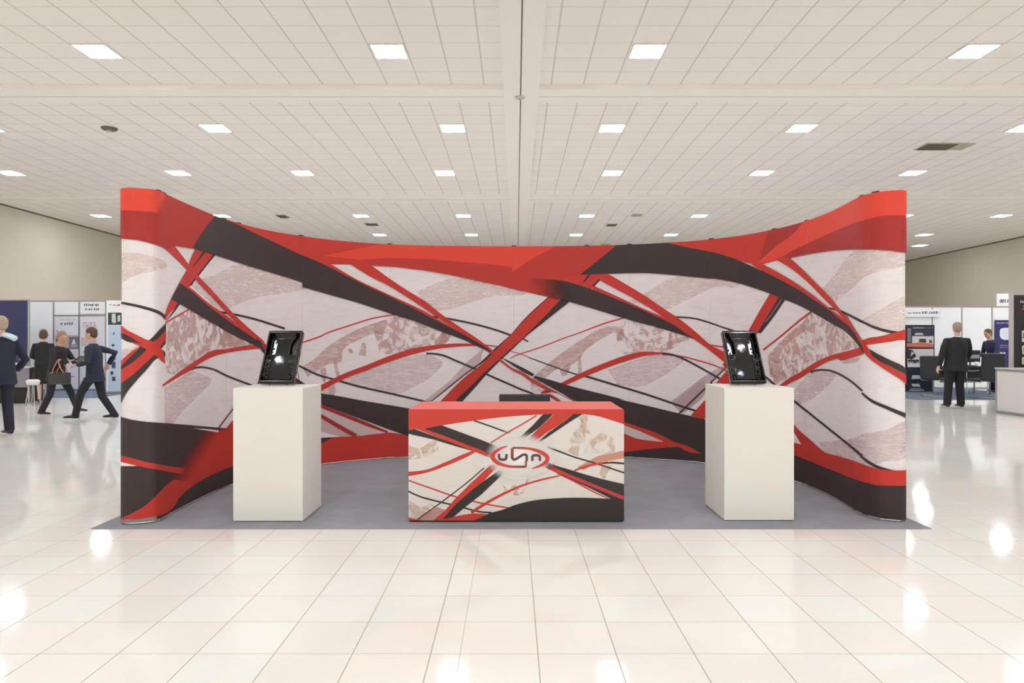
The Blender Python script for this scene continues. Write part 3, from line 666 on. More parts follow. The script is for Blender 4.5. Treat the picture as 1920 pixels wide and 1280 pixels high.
def strips():
    xs = set()
    x = 228
    while x < 1697:
        xs.add(x); x += 4 if (x < 312 or x >= 1590) else 8
    xs |= set(SEAMS); xs = sorted(xs)
    out = [xs[0]]
    for x in xs[1:]:
        if x-out[-1] < 1.2 and x not in SEAMS: continue
        if x-out[-1] < 1.2 and out[-1] not in SEAMS: out[-1] = x; continue
        out.append(x)
    return out
XS = strips()
display = thing('exhibition_backdrop', 'wide curved fabric display wall printed with red and black ribbons on white', 'display wall', (0, 0, 0))
STEP = 0.00007
def bnorm(x):
    a, b = max(x-2, 228), min(x+2, 1697); d = (plan(b)-plan(a)).normalized(); n = Vector((d.y, -d.x, 0))
    return -n if n.dot(plan(x)) > 0 else n
def add_strip(mesh, x0, x1, wrap=None):
    P0, P1 = plan(x0), plan(x1)
    d = (P1-P0).normalized(); n = Vector((d.y, -d.x, 0))
    if n.dot(P0+P1) > 0: n = -n
    if wrap is None: Q0, Q1, m = P0, P1, n; n0, n1 = bnorm(x0), bnorm(x1)
    else:
        Q0, Q1, cen = wrap; e = (Q1-Q0).normalized(); m = Vector((e.y, -e.x, 0))
        if m.dot((Q0+Q1)/2-cen) < 0: m = -m
        n0, n1 = (Q0-cen).normalized(), (Q1-cen).normalized()
    def place(q, k):
        # ray through column q.x meets the flat strip
        r = (q[0]-CX)/F
        den = d.x-r*d.y
        s = (r*P0.y-P0.x)/den
        Y = P0.y+d.y*s; X = P0.x+d.x*s; u = s/(P1-P0).length
        Z = H+(CY-q[1])*Y/F
        B = Q0.lerp(Q1, u)
        return Vector((B.x, B.y, Z))+n0.lerp(n1, u)*(STEP*k)
    pcs = []
    paint(pcs, A, x0, x1, ytop, ybot)
    q = [(x0, ybot(x0)), (x1, ybot(x1)), (x1, ytop(x1)), (x0, ytop(x0))]
    v = [place(p, 0) for p in q]
    if (v[1]-v[0]).cross(v[2]-v[0]).dot(m) < 0: v = v[::-1]
    mesh.add(v, [WHT]*4, [(1, 0)]*4, 0)
    for k, t, ink, op, tex in pcs:
        mesh.add([place(p, k) for p in t], [val(ink, p) for p in t], [(val(op, p), tex) for p in t], 1, m)
ext = []
for i in range(10):
    am = ArtMesh()
    xs = [x for x in XS if SEAMS[i]-1e-6 <= x <= SEAMS[i+1]+1e-6]
    if i == 0:
        cx_, cy_, R_ = plan(228).x+0.16, plan(228).y+0.02, 0.16
        W = [Vector((cx_-R_*math.cos(a), cy_+R_*math.sin(a), 0)) for a in (math.pi/2*k/10 for k in range(11))]; W[0] = plan(228)
        for k in range(10): add_strip(am, xs[k], xs[k+1], (W[k], W[k+1], Vector((cx_, cy_, 0))))
        backL = W[-1]
    if i == 9:
        cx_, cy_ = plan(1697).x-0.16, plan(1697).y+0.02
        W = [Vector((cx_+0.16*math.cos(a), cy_+0.16*math.sin(a), 0)) for a in (math.pi/2*k/10 for k in range(11))]; W[0] = plan(1697)
        for k in range(10): add_strip(am, xs[-2-k], xs[-1-k], (W[k+1], W[k], Vector((cx_, cy_, 0))))
        backR = W[-1]
    for a, b in zip(xs, xs[1:]): add_strip(am, a, b)
    o = am.build('graphic_panel', [M_art0, M_art], display)
print('art layers', len(A.L))
M_seam = mat('seam_tape', (150, 138, 136), 0.7)
M_chrome = mat('brushed_aluminium', (200, 200, 200), 0.3, 1.0, 0.02)
M_black = mat('black_plastic', (28, 27, 27), 0.45)
M_backing = mat('grey_backing_fabric', (110, 106, 104), 0.9)
# dark slits where two panels meet
bm = bmesh.new()
for s in SEAMS[1:-1]:
    p = plan(s); d = (plan(s+1)-plan(s-1)).normalized(); n = Vector((d.y, -d.x, 0)); n = n if n.dot(p) < 0 else -n
    q = p+n*0.0115; wv = d*0.0009
    vs = [bm.verts.new(q+wv*a+Vector((0, 0, z))) for a, z in ((-1, ZB+0.01), (1, ZB+0.01), (1, HT-0.004), (-1, HT-0.004))]
    bm.faces.new(vs)
t = NT('seam_line'); t.b.inputs['Base Color'].default_value = rgb(150, 130, 130)+(1,); t.b.inputs['Alpha'].default_value = 0.45  # half-transparent strip laid along each panel seam
obj('seam', bm, t.m, display)
# backing skin, rails, clips, frame behind
ptsF = [plan(x) for x in XS]
bm = bmesh.new(); prev = None
for i, p in enumerate(ptsF):
    a, b = ptsF[max(i-1, 0)], ptsF[min(i+1, len(ptsF)-1)]; d = (b-a).normalized(); n = Vector((-d.y, d.x, 0)); n = n if n.dot(p) > 0 else -n
    q = p+n*0.004
    r_ = (bm.verts.new((q.x, q.y, ZB+0.003)), bm.verts.new((q.x, q.y, HT-0.003)))
    if prev: bm.faces.new((prev[0], r_[0], r_[1], prev[1]))
    prev = r_
obj('backing', bm, M_backing, display)
def off(x, dist, z):
    p = plan(x); d = (plan(min(x+3, 1697))-plan(max(x-3, 228))).normalized(); n = Vector((d.y, -d.x, 0)); n = n if n.dot(p) < 0 else -n
    return Vector((p.x+n.x*dist, p.y+n.y*dist, z))
for a, b in zip(SEAMS, SEAMS[1:]):
    xs = [a+2+(b-a-4)*k/8 for k in range(9)]
    bm = bmesh.new(); tube(bm, [off(x, 0.004, 0.0125) for x in xs], 0.0075, 8); obj('bottom_rail', bm, M_chrome, display, True)
bm = bmesh.new()
tube(bm, [off(x, -0.03, 0.0115) for x in XS[2:-2:2]], 0.006, 6)  # black tube stands in for the shadow line along the display foot
obj('base_shadow_line', bm, M_black, display, True)
for s in SEAMS[1:-1]+[450, 1450, 300, 1640, 1100]:
    d = (plan(min(s+3, 1696))-plan(s-3)).normalized(); ang = math.atan2(d.y, d.x)
    for z, nm, m in ((0.0200, 'foot', M_chrome), (HT+0.004, 'top_clip', M_black)):
        M_ = Matrix.Translation(off(s, 0.0, z)) @ Matrix.Rotation(ang, 4, 'Z')
        if nm == 'foot': bm = bbox(-0.045, 0.045, -0.022, 0.03, -0.015, 0.004, 0.005, 2, M_)
        else:
            bm = bbox(-0.022, 0.022, -0.004, 0.03, -0.012, 0.008, 0.003, 2, M_); tube(bm, [M_ @ Vector((0.03, 0.01, 0.004)), M_ @ Vector((-0.03, 0.01, 0.004))], 0.004, 6)
        obj(nm, bm, m, display)
hub = []
for k in range(11):
    s = min(max(SEAMS[k], 262), 1664); e_ = k in (1, 9)
    hub.append((off(s, -0.04 if k in (0, 1, 9, 10) else -0.13, 0), off(s, -0.1 if e_ else -0.22 if k in (0, 10) else -0.36, 0)))
bm = bmesh.new()
for a, b in hub:
    for p in (a, b): tube(bm, [p+Vector((0, 0, 0.02)), p+Vector((0, 0, HT-0.04))], 0.011, 6)
    for z in (0.1, 0.85, 1.65, HT-0.08): tube(bm, [a+Vector((0, 0, z)), b+Vector((0, 0, z))], 0.007, 6)
for (a, b), (c, d) in zip(hub, hub[1:]):
    for z0, z1 in ((0.1, 0.85), (0.85, 1.65), (1.65, HT-0.08)):
        for p, q in ((a, c), (b, d)):
            tube(bm, [p+Vector((0, 0, z0)), q+Vector((0, 0, z1))], 0.006, 6); tube(bm, [p+Vector((0, 0, z1)), q+Vector((0, 0, z0))], 0.006, 6)
obj('frame', bm, M_chrome, display, True)

# ------------------------------------------------------------------ carpet, pedestals
def carpet_mat(name, c0, c1):
    t = NT(name); b = t.b
    co = t.N('ShaderNodeTexCoord')
    n1 = t.N('ShaderNodeTexNoise'); n1.inputs['Scale'].default_value = 3.5; n1.inputs['Detail'].default_value = 6; t.L(co.outputs['Object'], n1.inputs['Vector'])
    n2 = t.N('ShaderNodeTexNoise'); n2.inputs['Scale'].default_value = 160; n2.inputs['Detail'].default_value = 2; t.L(co.outputs['Object'], n2.inputs['Vector'])
    f = t.math('MULTIPLY_ADD', n1.outputs[0], 0.8, t.math('MULTIPLY', n2.outputs[0], 0.5))
    mr = t.N('ShaderNodeMapRange', i1=0.35, i2=0.95); t.L(f, mr.inputs[0])
    t.L(t.mix(mr.outputs[0], rgb(*c0), rgb(*c1)), b.inputs['Base Color'])
    b.inputs['Roughness'].default_value = 1.0; b.inputs['Specular IOR Level'].default_value = 0.1
    bp = t.N('ShaderNodeBump'); bp.inputs['Strength'].default_value = 0.5; bp.inputs['Distance'].default_value = 0.004
    t.L(n2.outputs[0], bp.inputs['Height']); t.L(bp.outputs[0], b.inputs['Normal'])
    return t.m
bm = bbox(-3.115, 3.04, 4.99, 8.75, 0.0004, 0.004, 0.001, 1)
tag(obj('carpet', bm, carpet_mat('grey_carpet', (138, 138, 143), (160, 159, 163))), 'grey low-pile carpet rectangle laid on the tiles under the whole stand', 'carpet')
M_ped = mat('white_laminate', (236, 234, 224), 0.45, var=0.01)
M_gap = mat('plinth_grey', (120, 118, 112), 0.8)  # grey of the recessed plinth under each pedestal
def pedestal(x0, x1, y0, y1, h, label):
    r = thing('display_pedestal', label, 'pedestal', ((x0+x1)/2, (y0+y1)/2, 0.0045), 0, 'white display pedestals')
    a, b = (x1-x0)/2, (y1-y0)/2
    obj('body', bbox(-a, a, -b, b, 0.006, h-0.007, 0.003, 2), M_ped, r)
    obj('base', bbox(-a+0.01, a-0.01, -b+0.01, b-0.01, 0.0, 0.0075, 0.001, 1), M_gap, r)
    return r
P1 = (-2.149, -1.62, 5.18, 5.67); P2 = (1.586, 2.118, 5.205, 5.73); PH = 1.022
pedestal(*P1, PH, 'white box pedestal on the left, under the black tray leaning right')
pedestal(*P2, PH, 'white box pedestal on the right, under the black tray leaning left')

# ------------------------------------------------------------------ glossy black moulded trays
t = NT('gloss_black_plastic'); t.b.inputs['Base Color'].default_value = rgb(18, 18, 16)+(1,)
t.b.inputs['Roughness'].default_value = 0.08; t.b.inputs['Specular IOR Level'].default_value = 0.4
t.b.inputs['Coat Weight'].default_value = 0.15; t.b.inputs['Coat Roughness'].default_value = 0.04
co = t.N('ShaderNodeTexCoord'); nz = t.N('ShaderNodeTexNoise'); nz.inputs['Scale'].default_value = 14; t.L(co.outputs['Object'], nz.inputs['Vector'])
bp = t.N('ShaderNodeBump'); bp.inputs['Strength'].default_value = 0.08; bp.inputs['Distance'].default_value = 0.01
t.L(nz.outputs[0], bp.inputs['Height']); t.L(bp.outputs[0], t.b.inputs['Normal'])
M_gloss = t.m
def sstep(a, b, x):
    t = max(0.0, min(1.0, (x-a)/(b-a))); return t*t*(3-2*t)
def tray_height(u, v, flip):
    """relief of the moulded face, metres towards the viewer; u across 0..1, v up 0..1"""
    bu_, bv_ = ((u-0.46)*0.292, (v-0.70)*0.46) if flip else ((u-0.48)*0.292, (v-0.40)*0.46)
    bulge = 0.007-(bu_*bu_+bv_*bv_)/3.6
    if flip: u = 1-u
    e = min(u, 1-u); rim = 1-sstep(0.035, 0.075, min(e*1.0, v*0.9, (1-v)*0.9))
    h = -0.038*(1-rim)                                             # sunk floor inside a raised rim
    h += 0.006*(1-sstep(0.0, 0.02, min(e, v, 1-v)))*-1
    wch = 0.22+0.12*sstep(0.75, 0.95, v)+0.06*sstep(0.55, 0.35, v)  # central raised channel, upper half
    inch = 1-sstep(wch-0.015, wch+0.02, abs(u-0.5))
    up = sstep(0.545, 0.565, v)
    inside = (1-rim)
    h += inside*(0.012*inch)                                        # channel over the floor
    h -= inside*up*(1-inch)*0.026*(1-sstep(0.9, 0.96, v))           # two deep side pockets
    h += inside*sstep(0.86, 0.95, v)*0.022                          # sloped top shelf
    h += inside*(1-up)*(1-inch)*0.008*sstep(0.45, 0.1, abs(v-0.3))
    ledge = math.exp(-((v-0.555)/0.012)**2)*(1-inch)*inside
    h += 0.012*ledge
    # bosses and ribs along both sides and in the lower corners
    for bu, bv, r in ((0.13, 0.86, .022), (0.2, 0.81, .018), (0.12, 0.74, .02), (0.17, 0.69, .016), (0.14, 0.62, .02), (0.87, 0.83, .02), (0.89, 0.73, .018), (0.86, 0.66, .02), (0.82, 0.6, .014),
                      (0.14, 0.17, .026), (0.2, 0.13, .018), (0.1, 0.1, .02), (0.24, 0.19, .014), (0.84, 0.17, .022), (0.88, 0.11, .02), (0.79, 0.13, .015), (0.9, 0.25, .014), (0.12, 0.28, .014)):
        d = math.hypot(u-bu, (v-bv)*1.4)
        h += inside*0.016*(1-sstep(r*0.5, r, d))-inside*0.01*math.exp(-((d-r*1.2)/(r*0.25))**2)
    h += inside*0.004*math.sin(v*46)*sstep(0.3, 0.42, abs(u-0.5))*(1-sstep(0.42, 0.45, abs(u-0.5)))
    h += bulge*inside                                                # gentle crown of the floor that catches a lamp
    h -= inside*0.02*(1-sstep(0.03, 0.07, v-0.03))
    return max(h, -0.057)
def tray(loc, yaw, wd, ht, lean, label, flip):
    r = thing('moulded_tray', label, 'moulded plastic tray', loc, 0, 'gloss black moulded trays on pedestals')
    nu, nv = 84, 120
    M_ = Matrix.Rotation(yaw, 4, 'Z') @ Matrix.Rotation(-lean, 4, 'X')
    th = 0.060
    bm = bmesh.new(); g = []
    def rc(u, v):     # rounded corners and a slight draft
        x = (u-0.5)*wd*(1.0-0.02*v); z = v*ht
        return x, z
    for j in range(nv+1):
        row = []
        for i in range(nu+1):
            u, v = i/nu, j/nv; x, z = rc(u, v)
            row.append(bm.verts.new(M_ @ Vector((x, -th-tray_height(u, v, flip), z))))
        g.append(row)
    for j in range(nv):
        for i in range(nu): bm.faces.new((g[j][i], g[j][i+1], g[j+1][i+1], g[j+1][i]))
    edge = [(i, 0) for i in range(nu)]+[(nu, j) for j in range(nv)]+[(i, nv) for i in range(nu, 0, -1)]+[(0, j) for j in range(nv, 0, -1)]
    back = []
    for i, j in edge:
        x, z = rc(i/nu, j/nv); x *= 0.975; z = ht/2+(z-ht/2)*0.985
        back.append(bm.verts.new(M_ @ Vector((x, 0, z))))
    n = len(edge)
    for k in range(n):
        (i, j), (i2, j2) = edge[k], edge[(k+1) % n]
        bm.faces.new((g[j][i], back[k], back[(k+1) % n], g[j2][i2]))
    bm.faces.new(back[::-1])
    obj('tray_shell', bm, M_gloss, r, True)
    bm = bmesh.new()   # wire easel that props the tray from behind
    for s in (-1, 1):
        top = M_ @ Vector((s*wd*0.25, 0.004, ht*0.62)); foot = M_ @ Vector((s*wd*0.25, 0.0, 0)); f2 = Vector((top.x+0.02, top.y+0.11, 0.004))
        tube(bm, [top, f2], 0.003, 6); tube(bm, [Vector((foot.x, foot.y-0.0, 0.004)), f2], 0.003, 6)
    obj('easel', bm, M_black, r)
    return r
tz = 0.0045+PH-0.007+0.001
tray((px(518, 5.46), 5.50, tz), math.radians(-7), 0.292, 0.46, math.radians(24), 'gloss black moulded tray on the left pedestal, leaning back with its top to the right', False)
tray((px(1405, 5.46), 5.52, tz), math.radians(7), 0.292, 0.46, math.radians(24), 'gloss black moulded tray on the right pedestal, leaning back with its top to the left', True)

# ------------------------------------------------------------------ the counter with printed cover
YC, CB, CT = 5.18, 0.012, 0.858
CXL, CXR, CYB = px(766, YC), px(1170, YC), 5.88
K7, K8, K9 = crop(740, 720, 4.174), crop(900, 820, 12), crop(740, 720, 8)
B = Art()
CW, CR, CK = rgb(229, 222, 213), rgb(204, 66, 52), rgb(58, 52, 48)
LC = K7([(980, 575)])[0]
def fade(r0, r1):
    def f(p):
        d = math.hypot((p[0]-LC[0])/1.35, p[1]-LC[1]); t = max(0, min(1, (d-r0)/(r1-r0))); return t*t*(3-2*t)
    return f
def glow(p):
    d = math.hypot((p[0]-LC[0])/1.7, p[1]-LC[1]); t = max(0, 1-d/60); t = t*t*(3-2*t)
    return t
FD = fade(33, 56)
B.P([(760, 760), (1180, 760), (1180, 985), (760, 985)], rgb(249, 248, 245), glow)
SAND = rgb(214, 186, 164)
for L, c, tx in (
    ([(110, 480), (200, 500), (300, 440), (340, 470), (330, 520), (200, 580), (110, 590)], SAND, 1.0),
    ([(110, 900), (200, 960), (280, 940), (350, 1000), (200, 1060), (110, 1050)], SAND, 1.0),
    ([(1340, 520), (1400, 360), (1440, 260), (1500, 250), (1540, 420), (1620, 380), (1720, 440), (1700, 560), (1560, 540), (1420, 560)], SAND, 1.0),
    ([(1450, 255), (1510, 250), (1500, 330), (1480, 420), (1465, 340)], SAND, 0.5),
    ([(830, 760), (900, 830), (930, 740), (980, 820), (1050, 730), (1000, 860), (880, 860)], SAND, 1.0),
    ([(1620, 640), (1700, 640), (1660, 700), (1640, 740), (1600, 700)], SAND, 0.5),
    ([(1430, 650), (1520, 600), (1600, 560), (1700, 540), (1800, 522), (1800, 575), (1600, 615), (1480, 672)], rgb(222, 150, 122), 0.0),
): B.P(ps(K7, L), c, 0.7, tx)
B.R(K7([(100, 750), (300, 820), (450, 872), (600, 912), (700, 935), (910, 972)]), CR, wd=12/4.17)
B.R(K7([(100, 833), (200, 880), (350, 920), (500, 955), (650, 995), (760, 1005)]), CK, wd=13/4.17)
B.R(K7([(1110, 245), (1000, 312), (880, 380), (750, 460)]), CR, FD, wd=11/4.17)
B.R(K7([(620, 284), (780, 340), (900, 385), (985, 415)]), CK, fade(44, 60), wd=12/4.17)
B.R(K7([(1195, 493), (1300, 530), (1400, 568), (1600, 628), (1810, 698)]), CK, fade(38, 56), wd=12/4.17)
B.E(K7([(95, 686), (250, 668), (400, 608), (520, 555), (660, 500)]), K7([(95, 722), (250, 692), (400, 640), (560, 572), (660, 515)]), CR)
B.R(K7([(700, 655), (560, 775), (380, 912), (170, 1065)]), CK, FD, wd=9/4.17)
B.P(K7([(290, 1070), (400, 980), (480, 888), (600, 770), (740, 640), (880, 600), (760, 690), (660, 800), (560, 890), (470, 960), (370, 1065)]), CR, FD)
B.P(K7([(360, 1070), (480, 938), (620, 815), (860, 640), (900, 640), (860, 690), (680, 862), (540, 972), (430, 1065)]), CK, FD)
B.P(K7([(170, 1070), (330, 960), (400, 985), (290, 1075)]), rgb(216, 150, 138), 0.6)
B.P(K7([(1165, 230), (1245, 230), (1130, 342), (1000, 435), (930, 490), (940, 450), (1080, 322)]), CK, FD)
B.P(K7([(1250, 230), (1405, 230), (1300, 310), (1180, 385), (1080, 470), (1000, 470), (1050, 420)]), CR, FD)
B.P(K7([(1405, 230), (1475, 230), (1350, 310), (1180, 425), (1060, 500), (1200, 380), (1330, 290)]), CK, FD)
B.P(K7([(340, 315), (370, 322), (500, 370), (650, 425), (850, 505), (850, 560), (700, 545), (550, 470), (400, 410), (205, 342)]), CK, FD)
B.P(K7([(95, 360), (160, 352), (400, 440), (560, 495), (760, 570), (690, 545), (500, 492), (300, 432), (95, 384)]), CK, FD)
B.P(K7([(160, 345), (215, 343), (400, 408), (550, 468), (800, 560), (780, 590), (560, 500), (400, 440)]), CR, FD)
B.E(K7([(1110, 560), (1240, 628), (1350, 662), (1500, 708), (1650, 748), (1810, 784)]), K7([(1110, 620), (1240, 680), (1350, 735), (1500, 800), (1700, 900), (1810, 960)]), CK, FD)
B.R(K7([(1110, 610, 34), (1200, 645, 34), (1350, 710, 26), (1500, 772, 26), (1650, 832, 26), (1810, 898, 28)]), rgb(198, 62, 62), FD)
B.R(K7([(1270, 700, 4), (1400, 758, 10), (1550, 838, 10), (1690, 903, 6)]), CR)
B.R(K7([(1405, 677, 14), (1500, 641, 16), (1600, 622, 16), (1670, 610, 14)]), CR)
B.R(K7([(1630, 622, 8), (1700, 613, 14), (1810, 622, 14)]), CK)
B.R(K7([(600, 1005, 24), (700, 940, 22), (850, 858, 20), (1000, 792, 16), (1150, 747, 14), (1290, 716, 10)]), CR)
B.P(K7([(560, 1080), (620, 1060)])+ps(K7, [(720, 1018), (760, 1003), (850, 980), (950, 942), (1100, 907), (1300, 890), (1500, 888), (1680, 896)])+K7([(1820, 900), (1820, 1100), (560, 1100)]), CK)
B.P(ps(K7, [(95, 1040), (250, 1066), (400, 1052), (500, 1028), (620, 1010), (725, 1016)])+ps(K7, [(725, 1018), (640, 1058), (560, 1075), (400, 1080)])+K7([(400, 1100), (95, 1100)]), CR)
B.P(K7([(80, 100), (1820, 100), (1820, 322), (1790, 311)])+ps(K7, [(1790, 311), (1700, 282), (1600, 252), (1530, 240), (1460, 234)])+ps(K7, [(1460, 234), (1300, 232), (1150, 237), (900, 252), (650, 281), (400, 317), (240, 346), (150, 352), (80, 362)]), CR)
# the round mark in the middle
LB, LR = rgb(104, 72, 68), rgb(208, 72, 58)
lg = ramp(K8([(1030, 655)])[0], K8([(640, 640)])[0], LB, LR); lg2 = ramp(K8([(740, 235)])[0], K8([(1080, 245)])[0], rgb(80, 45, 40), LR)
B.R(K8([(618, 192, 18), (500, 228, 38), (400, 285, 62), (315, 350, 84), (285, 430, 94), (320, 505, 92), (410, 572, 78), (540, 620, 62), (700, 652, 52), (850, 655, 50), (1035, 655, 48)]), lg)
B.R(K8([(728, 232, 34), (900, 232, 42), (1080, 245, 52), (1250, 282, 66), (1400, 345, 84), (1500, 420, 92), (1515, 500, 90), (1450, 575, 74), (1340, 638, 52), (1240, 675, 34), (1165, 698, 14)]), lg2)
B.R(K8([(1030, 665), (1032, 600), (1034, 520)]), rgb(160, 80, 76), wd=46/12)
B.R(K8([(724, 240), (724, 360), (724, 470)]), ramp(K8([(724, 250)])[0], K8([(724, 500)])[0], rgb(165, 75, 68), LB), wd=66/12)
for L in ([(425, 368), (427, 420), (440, 475), (480, 492), (540, 494), (580, 478), (596, 430), (597, 370)],
          [(728, 440), (740, 478), (775, 492), (830, 470), (900, 425), (960, 388), (1000, 382), (1040, 392), (1052, 430), (1050, 525)],
          [(1178, 525), (1178, 470), (1182, 420), (1210, 400), (1270, 398), (1320, 404), (1345, 440), (1347, 522)]):
    B.R(K8(L), LB, wd=56/12)
counter = thing('promotion_counter', 'low rectangular counter in a red-topped printed cover with a round red mark', 'counter', (0, 0, 0))
am = ArtMesh()
xs = [766+i*(1170-766)/50 for i in range(51)]
xs = [CX+(x-CX)*1.0 for x in xs]
ctop = lambda x: CY+F*(H-CT)/YC
cbot = lambda x: CY+F*(H-CB)/YC
def cplace(p, k):
    X, Z = px(p[0], YC), pz(p[1], YC)
    wob = 0.0
    return Vector((X, YC-0.00006*k-wob, Z))
for a, b in zip(xs, xs[1:]):
    pcs = []; paint(pcs, B, a, b, ctop, cbot)
    q = [(a, cbot(a)), (b, cbot(b)), (b, ctop(b)), (a, ctop(a))]
    am.add([cplace(p, 0) for p in q], [CW]*4, [(1, 0)]*4, 0)
    for k, t3, ink, op, tex in pcs:
        am.add([cplace(p, k) for p in t3], [val(ink, p) for p in t3], [(val(op, p), tex) for p in t3], 1, Vector((0, -1, 0)))
am.build('printed_cover', [M_art0, M_art], counter)
M_redcloth = mat('red_cover_fabric', (236, 96, 80), 0.38, var=0.03, scale=200, spec=0.9)
bm = bmesh.new(); box(bm, CXL, CXR, YC+0.0008, CYB, CT-0.03, CT)
bmesh.ops.bevel(bm, geom=[e for e in bm.edges if all(v.co.z > CT-0.001 for v in e.verts)], offset=0.006, segments=3, affect='EDGES')
obj('counter_top', bm, M_redcloth, counter)
bm = bmesh.new(); box(bm, CXL, CXL+0.012, YC+0.0008, CYB, CB, CT-0.03); box(bm, CXR-0.012, CXR, YC+0.0008, CYB, CB, CT-0.03)
obj('side_cover', bm, mat('cover_side_fabric', (224, 214, 204), 0.65), counter)
bm = bmesh.new(); box(bm, CXL+0.013, CXR-0.013, YC+0.05, CYB-0.05, 0.30, 0.32); box(bm, CXL+0.013, CXR-0.013, YC+0.05, CYB-0.05, 0.0075, 0.03)
obj('shelf', bm, M_black, counter)
bm = bmesh.new()
for x in (CXL+0.03, CXR-0.03):
    for y in (YC+0.03, CYB-0.03): tube(bm, [(x, y, 0.0075), (x, y, 0.82)], 0.012, 8)
tube(bm, [(CXL+0.03, YC+0.03, 0.0145), (CXR-0.03, YC+0.03, 0.0145)], 0.006, 8)
obj('frame', bm, M_black, counter)
bm = bmesh.new(); tube(bm, [(CXL+0.01, YC-0.004, CB)]+[(CXL+(CXR-CXL)*k/8, YC-0.006, CB+(0.004 if 4 < k < 7 else 0)) for k in range(1, 8)]+[(CXR-0.01, YC-0.004, CB)], 0.004, 6)
obj('hem', bm, M_black, counter, True)

# ------------------------------------------------------------------ chairs
M_chair = mat('charcoal_chair_fabric', (62, 62, 64), 0.6, var=0.08, scale=120, bump=0.1)
M_chairb = mat('black_chair_leather', (34, 35, 42), 0.5, var=0.06, scale=60)
def office_chair(loc, rz, top, label):
    """square-backed chair on a pedestal with a five-star base; faces local -y"""
    r = thing('office_chair', label, 'chair', loc, rz)
    obj('seat', bbox(-0.24, 0.24, -0.25, 0.22, 0.42, 0.50, 0.03, 3), M_chair, r, True)
    bm = bbox(-0.24, 0.24, -0.03, 0.03, 0.56, top, 0.014, 3, Matrix.Translation((0, 0.24, 0)))
    obj('backrest', bm, M_chair, r)
    bm = bmesh.new(); tube(bm, [(0, 0.10, 0.43), (0, 0.27, 0.45), (0, 0.29, 0.55), (0, 0.275, 0.7)], 0.02, 10); obj('back_bracket', bm, M_black, r, True)
    bm = bmesh.new(); tube(bm, [(0, 0, 0.09), (0, 0, 0.42)], 0.025, 12); obj('post', bm, M_chrome, r, True)
    for k in range(5):
        a = 2*math.pi*k/5+0.3; d = Vector((math.cos(a), math.sin(a), 0))
        bm = bmesh.new(); tube(bm, [Vector((0, 0, 0.09)), d*0.27+Vector((0, 0, 0.055))], [0.024, 0.014], 8); lg_ = obj('leg', bm, M_black, r, True)
        bm = bmesh.new(); c = d*0.27+Vector((0, 0, 0.026)); s = Vector((-d.y, d.x, 0))*0.02
        tube(bm, [c-s, c+s], 0.025, 14); obj('caster', bm, M_black, lg_, True)
    return r
office_chair((px(983.5, 6.5), 6.2, 0.0045), 0.0, 0.875, 'charcoal chair behind the red-topped counter, only its backrest showing')
def cantilever_chair(loc, rz, w_, top, label):
    """conference chair: leather back and seat on a chrome sled frame; faces local -y"""
    r = thing('conference_chair', label, 'chair', loc, rz)
    h = w_/2
    obj('backrest', bbox(-h, h, 0, 0.05, 0.44, top, 0.02, 3, Matrix.Translation((0, 0.2, 0)) @ Matrix.Rotation(math.radians(-4), 4, 'X')), M_chairb, r)
    obj('seat', bbox(-h, h, -0.26, 0.24, 0.41, 0.47, 0.02, 3), M_chairb, r)
    for s in (-1, 1):
        bm = bmesh.new(); x = s*(h-0.02)
        tube(bm, smooth_pts([(x, 0.24, 0.44), (x, 0.25, 0.40), (x, 0.0, 0.395), (x, -0.25, 0.39), (x, -0.28, 0.36), (x, -0.28, 0.05), (x, -0.26, 0.014), (x, 0.0, 0.012), (x, 0.27, 0.012)], 4), 0.011, 8)
        obj('leg', bm, M_chrome, r, True)
    bm = bmesh.new(); tube(bm, [(-h+0.02, 0.27, 0.012), (h-0.02, 0.27, 0.012)], 0.011, 8); tube(bm, [(-h+0.02, -0.28, 0.2), (h-0.02, -0.28, 0.2)], 0.008, 8)
    obj('stretcher', bm, M_chrome, r, True)
    bm = bmesh.new()
    for s in (-1, 1): tube(bm, smooth_pts([(s*h, 0.2, 0.68), (s*(h+0.02), 0.05, 0.66), (s*(h+0.02), -0.2, 0.65), (s*(h+0.01), -0.25, 0.60), (s*h, -0.24, 0.45)], 4), 0.012, 8)
    obj('armrest', bm, M_chrome, r, True)
    bm = bmesh.new(); tube(bm, [(-h+0.02, 0.2, top+0.0), (h-0.02, 0.2, top+0.0)], 0.008, 8); obj('top_piping', bm, mat('grey_piping', (120, 120, 118), 0.5), r, True)
    return r

# ------------------------------------------------------------------ booths on the left
M_panel = mat('white_booth_panel', (246, 246, 245), 0.5, var=0.01)
M_post = mat('aluminium_post', (176, 176, 174), 0.35, 0.6, 0.02)
M_navy = mat('navy_wall_panel', (44, 46, 84), 0.6, var=0.04, scale=3)
M_blue = mat('blue_booth_carpet', (104, 116, 140), 1.0)
M_dark = mat('near_black_print', (32, 32, 42), 0.5)
def partition(name, x0, x1, Y, z1, posts, label, panel=M_panel, z0=0.0, ret=None):
    r = thing(name, label, 'booth wall', (0, 0, 0))
    for a, b in zip(posts, posts[1:]):
        bm = bmesh.new(); box(bm, a+0.02, b-0.02, Y-0.008, Y+0.008, z0+0.04, z1-0.04); obj('panel', bm, panel, r)
    for x in posts: obj('post', bbox(x-0.02, x+0.02, Y-0.02, Y+0.02, z0+0.0005, z1, 0.003, 1), M_post, r)
    bm = bmesh.new(); box(bm, x0, x1, Y-0.014, Y+0.014, z1-0.04, z1-0.001); box(bm, x0, x1, Y-0.014, Y+0.014, z0+0.001, z0+0.04); obj('rail', bm, M_post, r)
    return r
